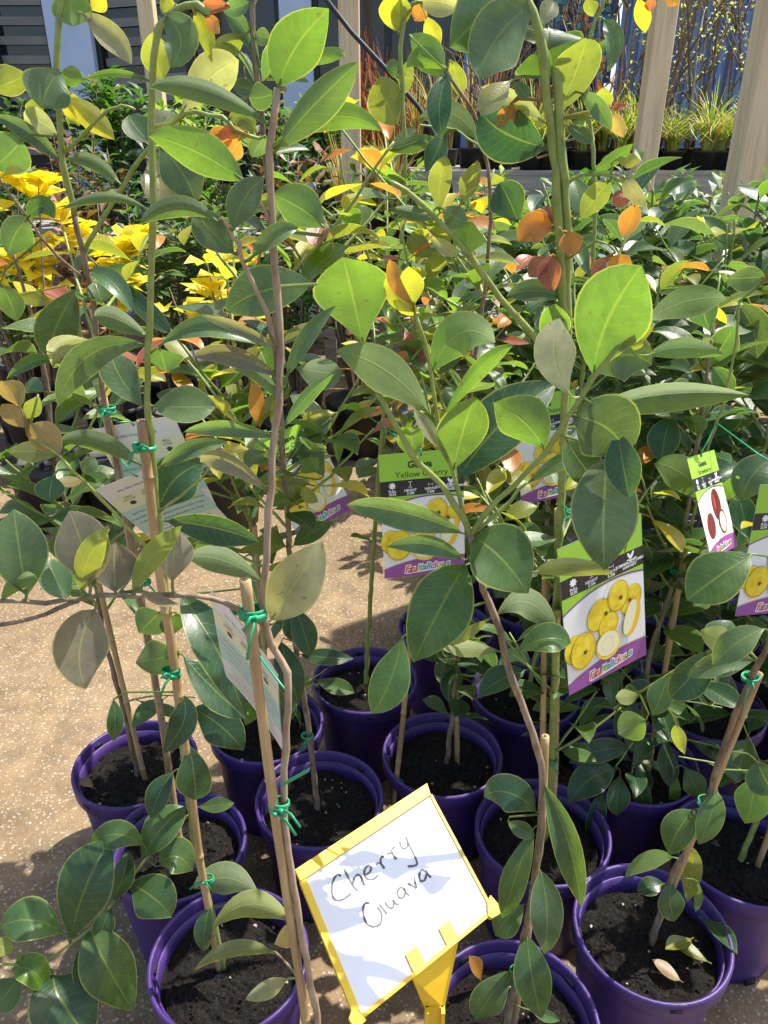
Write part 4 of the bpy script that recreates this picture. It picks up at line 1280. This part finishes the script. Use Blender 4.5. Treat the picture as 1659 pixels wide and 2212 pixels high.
# blue ribbed cladding on the right: each sheet a part
cx = wx(1340)
for s_ in range(7):
    b = MB(); n = 10; w_ = .76
    for k in range(n):
        x0 = cx + w_*k/n; 
        for (xa, xb, ya, yb) in ((0, .45, 0, 0), (.45, .55, 0, .022), (.55, .9, .022, .022), (.9, 1.0, .022, 0)):
            p0, p1 = x0 + xa*w_/n, x0 + xb*w_/n
            b.quad((p0, ya, 0), (p1, yb, 0), (p1, yb, 3.4), (p0, ya, 3.4))
    b.build('cladding_sheet', BLUE, bld, smooth=False); cx += w_ - .004
bpart('roof_edge', DARK, -7, 6, 3.4, 3.6, WY-.25, WY+.6)

# ------------------------------------------------------------------ timber posts and cable
def post(x, y, Y, wd, label, lean=0, dp=None):
    p = at(x, y, Y); o = empty('timber_post', (p.x, Y, 0)); tag(o, label, 'post', None)
    b = MB(); d = dp or wd; c = .004
    prof = [(-wd/2+c, -d/2), (wd/2-c, -d/2), (wd/2, -d/2+c), (wd/2, d/2-c), (wd/2-c, d/2), (-wd/2+c, d/2), (-wd/2, d/2-c), (-wd/2, -d/2+c)]
    b.prism([(q[0], q[1], -.3) for q in prof], (lean, 0, 3.2)); b.build('shaft', TIMBER, o, smooth=False)
    k = MB(); k.box((0, 0, .02), (wd+.05, d+.05, .04)); k.build('foot_plate', GREYWOOD, o, smooth=False)
    return o
post(322, 60, 5.6, .095, 'timber post in front of the dark striped window beside a pale column')
post(755, 100, 4.3, .098, 'timber post crossed by the slanting black cable')
post(1418, 150, 4.4, .105, 'timber post standing among bare twiggy saplings before the blue wall')
post(1652, 200, 2.75, .115, 'wide timber post beside the rear rows of guavas')
b = MB(); b.tube([at(690, -20, 4.15), at(760, 70, 4.1), at(830, 145, 4.05), at(905, 232, 4.0), at(960, 330, 3.95), at(975, 420, 3.9)], .011, 8)
tag(b.build('irrigation_pipe', POTK), 'slanting black plastic pipe in front of a timber post', 'pipe')

# ------------------------------------------------------------------ benches
def bench(x0, x1, y0, y1, z, label):
    o = empty('nursery_bench', ((x0+x1)/2, (y0+y1)/2, 0)); tag(o, label, 'bench', 'nursery benches'); cx_, cy_ = (x0+x1)/2, (y0+y1)/2
    n = 7
    for k in range(n):
        b = MB(); yy = y0 + (y1-y0)*(k+.5)/n - cy_; b.box((0, yy, z), (x1-x0, (y1-y0)/n*.82, .025)); b.build('slat', GREYWOOD, o, smooth=False)
    for yy in (y0+.02, y1-.02):
        b = MB(); b.box((0, yy-cy_, z-.0635), (x1-x0-.02, .035, .10)); b.build('rail', GREYWOOD, o, smooth=False)
    for xx in (x0+.08, cx_, x1-.08):
        for yy in (y0+.06, y1-.06):
            b = MB(); b.box((xx-cx_, yy-cy_, (z-.0135)/2), (.07, .07, z-.0135)); b.build('leg', GREYWOOD, o, smooth=False)
    return o
bench(.15, 4.2, 4.6, 5.6, 1.20, 'grey timber bench carrying twiggy saplings and grasses by the blue wall')
bench(-4.4, -.25, 4.7, 5.7, .86, 'grey timber bench carrying leafy shrubs before the dark windows')
bench(.0, 2.6, 3.55, 4.15, .62, 'low timber bench with black pots behind the guava rows')

# ------------------------------------------------------------------ background plants
def kpot(o, r=.10, h=.19):
    b = MB(); b.lathe([(0, .0), (r*.78, .0), (r*.97, h*.88), (r*1.04, h*.88), (r*1.05, h), (r*.97, h), (r*.93, h*.86), (0, h*.85)], 20); return b.build('pot', POTK, o)
SL = [simple_leaf('shrub_leaf', (.045, .12, .025), (.10, .21, .04)), simple_leaf('lime_leaf', (.20, .30, .03), (.36, .42, .05)), simple_leaf('dark_leaf', (.025, .06, .025), (.05, .10, .035)),
      simple_leaf('gold_leaf', (.55, .42, .02), (.72, .58, .04), .35), simple_leaf('red_leaf', (.22, .03, .025), (.36, .08, .05)), simple_leaf('straw_blade', (.40, .30, .12), (.62, .50, .26)),
      simple_leaf('rust_leaf', (.17, .075, .035), (.27, .13, .06), .2), simple_leaf('lime_blade', (.28, .33, .06), (.52, .52, .16)), simple_leaf('conifer', (.02, .055, .03), (.05, .10, .06)), simple_leaf('pale_bud', (.42, .45, .12), (.60, .60, .22)), simple_leaf('olive_leaf', (.09, .11, .035), (.17, .19, .06))]
TWIG = noise_mat('twig_bark', (.10, .065, .05), (.22, .16, .12), 60, .8); TWIGL = noise_mat('pale_twig', (.22, .18, .14), (.36, .30, .24), 60, .8)
def add_leaf(b, p, d, ln, wd, rr, m=0):
    d = d.normalized(); s_ = d.cross(Vector((rr.uniform(-.4, .4), rr.uniform(-.4, .4), 1))).normalized(); n_ = s_.cross(d)
    i = len(b.v); mid = p + d*ln*.5
    b.v += [tuple(p), tuple(mid + s_*wd + n_*wd*.35), tuple(p + d*ln - n_*ln*.1), tuple(mid - s_*wd + n_*wd*.35), tuple(mid)]
    b.face((i, i+1, i+4), None, m); b.face((i+1, i+2, i+4), None, m); b.face((i+2, i+3, i+4), None, m); b.face((i+3, i, i+4), None, m)
def shrub(x, y, z0, h, rad, ms, label, group, seed, n=320, tlo=0.0, ln=.05, asp=.24, nst=6, cat='shrub', name='potted_shrub', pot=True, up=.5, bark=None):
    rr = random.Random(seed); o = empty(name, (x, y, z0)); tag(o, label, cat, group)
    ph = (.24 if z0 == 0 else .17) if pot else 0
    if pot: kpot(o, *((.15, .27) if z0 == 0 else (.10, .19)))
    b = MB(); tips = []
    for k in range(nst):
        a = rr.random()*6.28; r_ = rad*rr.uniform(.3, 1); top = Vector((math.cos(a)*r_, math.sin(a)*r_, ph + h*rr.uniform(.7, 1)))
        p0 = Vector((math.cos(a)*.02, math.sin(a)*.02, ph-.03)); m_ = p0.lerp(top, .5) + Vector((rr.uniform(-.04, .04), rr.uniform(-.04, .04), .03))
        b.tube([p0, m_, top], [.007, .005, .002], 5); tips.append((p0, m_, top))
    b.build('stems', bark or TWIG, o)
    f = MB()
    for k in range(n):
        p0, m_, top = rr.choice(tips); t = tlo + (1-tlo)*rr.random()**.6; p = p0.lerp(m_, t*2) if t < .5 else m_.lerp(top, t*2-1)
        a = rr.random()*6.28; d = Vector((math.cos(a), math.sin(a), rr.uniform(up-.7, up+.5)))
        p = p + d*rr.uniform(0, rad*.55)*rr.random()
        if name == 'golden_plant':                        # three-lobed leaf
            for tw in (-.75, 0, .75): add_leaf(f, p, Matrix.Rotation(tw, 3, 'Z') @ d, ln*rr.uniform(.6, .9), ln*.3, rr)
            continue
        add_leaf(f, p, d, ln*rr.uniform(.6, 1.25), ln*asp*rr.uniform(.8, 1.2), rr, rr.randrange(len(ms)))
    f.build('foliage', ms, o, smooth=False); return o
def grass(x, y, z0, h, ms, label, group, seed, n=110, spread=.8, wd=.006, cat='grass plant', name='potted_tussock', pot=True):
    rr = random.Random(seed); o = empty(name, (x, y, z0)); tag(o, label, cat, group); ph = .09 if pot else 0
    if pot: kpot(o, .07, .10)
    f = MB()
    for k in range(n):
        a = rr.random()*6.28; l = h*rr.uniform(.6, 1.1); sp = spread*rr.uniform(.1, 1); p = Vector((math.cos(a)*.03*rr.random(), math.sin(a)*.03*rr.random(), ph)); dr = Vector((math.cos(a), math.sin(a), 0))
        s_ = Vector((-dr.y, dr.x, 0)); prev = None
        for q in range(6):
            t = q/5; c = p + dr*l*sp*t*t*.8 + Vector((0, 0, l*(t - sp*.55*t*t*t))); w_ = wd*(1-t*.85)
            i = len(f.v); f.v += [tuple(c - s_*w_), tuple(c + s_*w_)]
            if prev is not None: f.face((prev, prev+1, i+1, i), None, k % len(ms))
            prev = i
    f.build('blades', ms, o, smooth=False); return o
def sapling(x, y, z0, h, label, group, seed, buds=True, pale=False, n=9):
    rr = random.Random(seed); o = empty('bare_sapling', (x, y, z0)); tag(o, label, 'sapling', group); kpot(o, .07, .11)
    b = MB(); bd = MB()
    def grow(p, d, l, r, lv):
        pts = [p]; q = p
        for k in range(4):
            d = (d + Vector((rr.uniform(-.13, .13), rr.uniform(-.13, .13), .05))).normalized(); q = q + d*l/4; pts.append(q)
            if buds:
                for _ in range(3 if lv else 1):
                    if rr.random() < .42:
                        e = q + Vector((rr.uniform(-1, 1), rr.uniform(-1, 1), rr.uniform(-1, 1)))*.012
                        add_leaf(bd, e, Vector((rr.uniform(-1, 1), rr.uniform(-1, 1), rr.uniform(.2, 1))), .024, .009, rr)
        b.tube(pts, [r, r*.85, r*.72, r*.6, r*.45], 5)
        if lv < 2:
            for k in range(rr.randint(2, 4)):
                i = rr.randint(1, 4); a = rr.random()*6.28
                grow(pts[i], (d + Vector((math.cos(a), math.sin(a), 0))*rr.uniform(.4, .9)).normalized(), l*rr.uniform(.4, .65), r*.55, lv+1)
    for k in range(rr.randint(1, 2)): grow(Vector((rr.uniform(-.02, .02), rr.uniform(-.02, .02), .09)), Vector((rr.uniform(-.2, .2), rr.uniform(-.2, .2), 1)).normalized(), h, .0105, 0)
    b.build('branches', TWIGL if pale else TWIG, o)
    if buds and bd.v: bd.build('buds', SL[9], o, smooth=False)
    return o
rr = random.Random(11)
# right bench: budding saplings, strappy grasses, red spikes
for k in range(20):
    X = 1.30 + k*.058 + rr.uniform(-.05, .05); sapling(X, 4.75 + rr.uniform(0, .7), 1.213, rr.uniform(.75, 1.1), 'bare twiggy sapling with pale buds on the bench by the blue wall', 'budding saplings on the bench', 100+k, True, k % 2 == 0)
for k in range(10):
    X = .55 + k*.08 + rr.uniform(-.04, .04); sapling(X, 5.1 + rr.uniform(-.3, .4), 1.213, rr.uniform(.42, .62), 'bare reddish twiggy sapling without buds below the mosaic window', 'leafless saplings on the bench', 130+k, False)
for k in range(18):
    X = .85 + k*.085 + rr.uniform(-.05, .05); grass(X, 4.68 + rr.uniform(0, .25), 1.213, rr.uniform(.28, .44), [SL[7], SL[5], SL[1]], 'tuft of lime and straw strappy grass along the bench front', 'strappy grasses on the bench', 150+k, 90, 1.5, .006)
for k, (X, Y) in enumerate(((.62, 4.9), (.95, 5.2), (1.22, 4.85))): grass(X, Y, 1.213, .45, [SL[4], SL[6]], 'dark red spiky strap-leaved plant on the bench', 'red spiky plants', 180+k, 26, .5, .014, 'spiky plant', 'spiky_plant')
# centre: straw coloured and rusty grasses
for k in range(9):
    X = -.25 + k*.11 + rr.uniform(-.03, .03); grass(X, 4.75 + rr.uniform(-.05, .6), 1.213 if X > .15 else .875, rr.uniform(.45, .62), [SL[5], SL[6], SL[5]], 'dry straw coloured grass clump behind the timber post', 'dry grasses behind the post', 200+k, 80, .6, .004)
for k in range(3): grass(-.16 + k*.14, 5.35, .875, 1.0, [SL[4], SL[6]], 'tall rusty red flax behind the dry grasses', 'rusty flaxes', 215+k, 34, .45, .015, 'flax', 'red_flax')
# low bench: black pots with mixed leafy plants
for k in range(10):
    X = .1 + k*.25 + rr.uniform(-.04, .04); shrub(X, 3.7 + rr.uniform(0, .3), .633, rr.uniform(.3, .5), .13, [SL[[0, 10, 1, 0, 2][k % 5]]], 'small leafy shrub in a black pot on the low bench', 'shrubs on the low bench', 230+k, 220, 0, .06)
# left bench
for k in range(11):
    X = -2.75 + k*.24 + rr.uniform(-.05, .05); Y = 4.85 + rr.uniform(0, .7); kd = k % 5
    if kd == 3: shrub(X, Y, .873, rr.uniform(.55, .8), .10, [SL[8]], 'dark feathery conifer on the bench before the windows', 'conifers on the left bench', 260+k, 700, 0, .05, .06, 5, 'conifer', 'potted_conifer', up=.8)
    else: shrub(X, Y, .873, rr.uniform(.45, .75), .17, [SL[[0, 1, 0, 2, 10][kd]], SL[[0, 1, 2, 2, 0][kd]]], 'leafy green shrub on the bench before the windows', 'shrubs on the left bench', 260+k, 420, 0, .085, .24)
# plants standing on the ground left of and behind the block
for k, (X, Y, h, kd) in enumerate(((-1.55, 3.3, .75, 10), (-1.25, 3.45, .8, 6), (-.95, 3.3, .85, 0), (-.65, 3.4, .8, 10), (-.38, 3.25, .75, 0), (-1.8, 3.7, .9, 0), (-1.4, 3.8, .95, 6), (-1.1, 3.9, .9, 2), (-.8, 3.8, 1.0, 0), (-.45, 3.75, .95, 6), (-.12, 3.5, .9, 10), (-2.1, 3.4, .8, 6), (.2, 3.2, .8, 0), (-2.0, 4.2, 1.0, 2), (-1.55, 4.25, 1.0, 0), (-1.0, 4.3, 1.05, 1), (-.5, 4.2, 1.0, 0))):
    lab = {10: 'olive leafy shrub in a black pot on the ground beyond the guavas', 6: 'rust brown twiggy shrub in a black pot beyond the guavas', 0: 'mid green leafy shrub in a black pot beyond the guavas', 2: 'very dark green shrub in a black pot beyond the guavas', 1: 'lime green shrub in a black pot beyond the guavas'}[kd]
    shrub(X, Y, 0, h*1.22, .2, [SL[kd], SL[[0, 2, 10][k % 3]] if kd != 6 else SL[6]], lab, 'shrubs on the ground beyond the guavas', 290+k, 420 if kd != 6 else 200, .3, .075, .22, 8)
# gold-leaved plants
for k, (X, Y, h) in enumerate(((-1.30, 2.75, 1.08), (-1.08, 2.85, 1.0), (-.62, 2.75, .84))):
    shrub(X, Y, 0, h, .17, [SL[3]], ('tallest bright golden-leaved plant beyond the guavas', 'golden-leaved plant just behind the tallest golden one', 'shortest golden plant with few leaves, beyond the guavas')[k], 'golden plants', 320+k, (60, 60, 26)[k], .74, .12, .34, 6, 'plant', 'golden_plant')
for k, (X, Y) in enumerate(((1.35, 2.75), (.95, 2.85), (.55, 2.75), (1.7, 3.0), (1.2, 3.2), (.75, 3.2))):
    shrub(X, Y, 0, 1.0, .24, [SL[0], SL[2]], 'bushy green shrub on the ground behind the rear guavas', 'bushes behind the rear guavas', 340+k, 420, .2, .085, .24, 8)
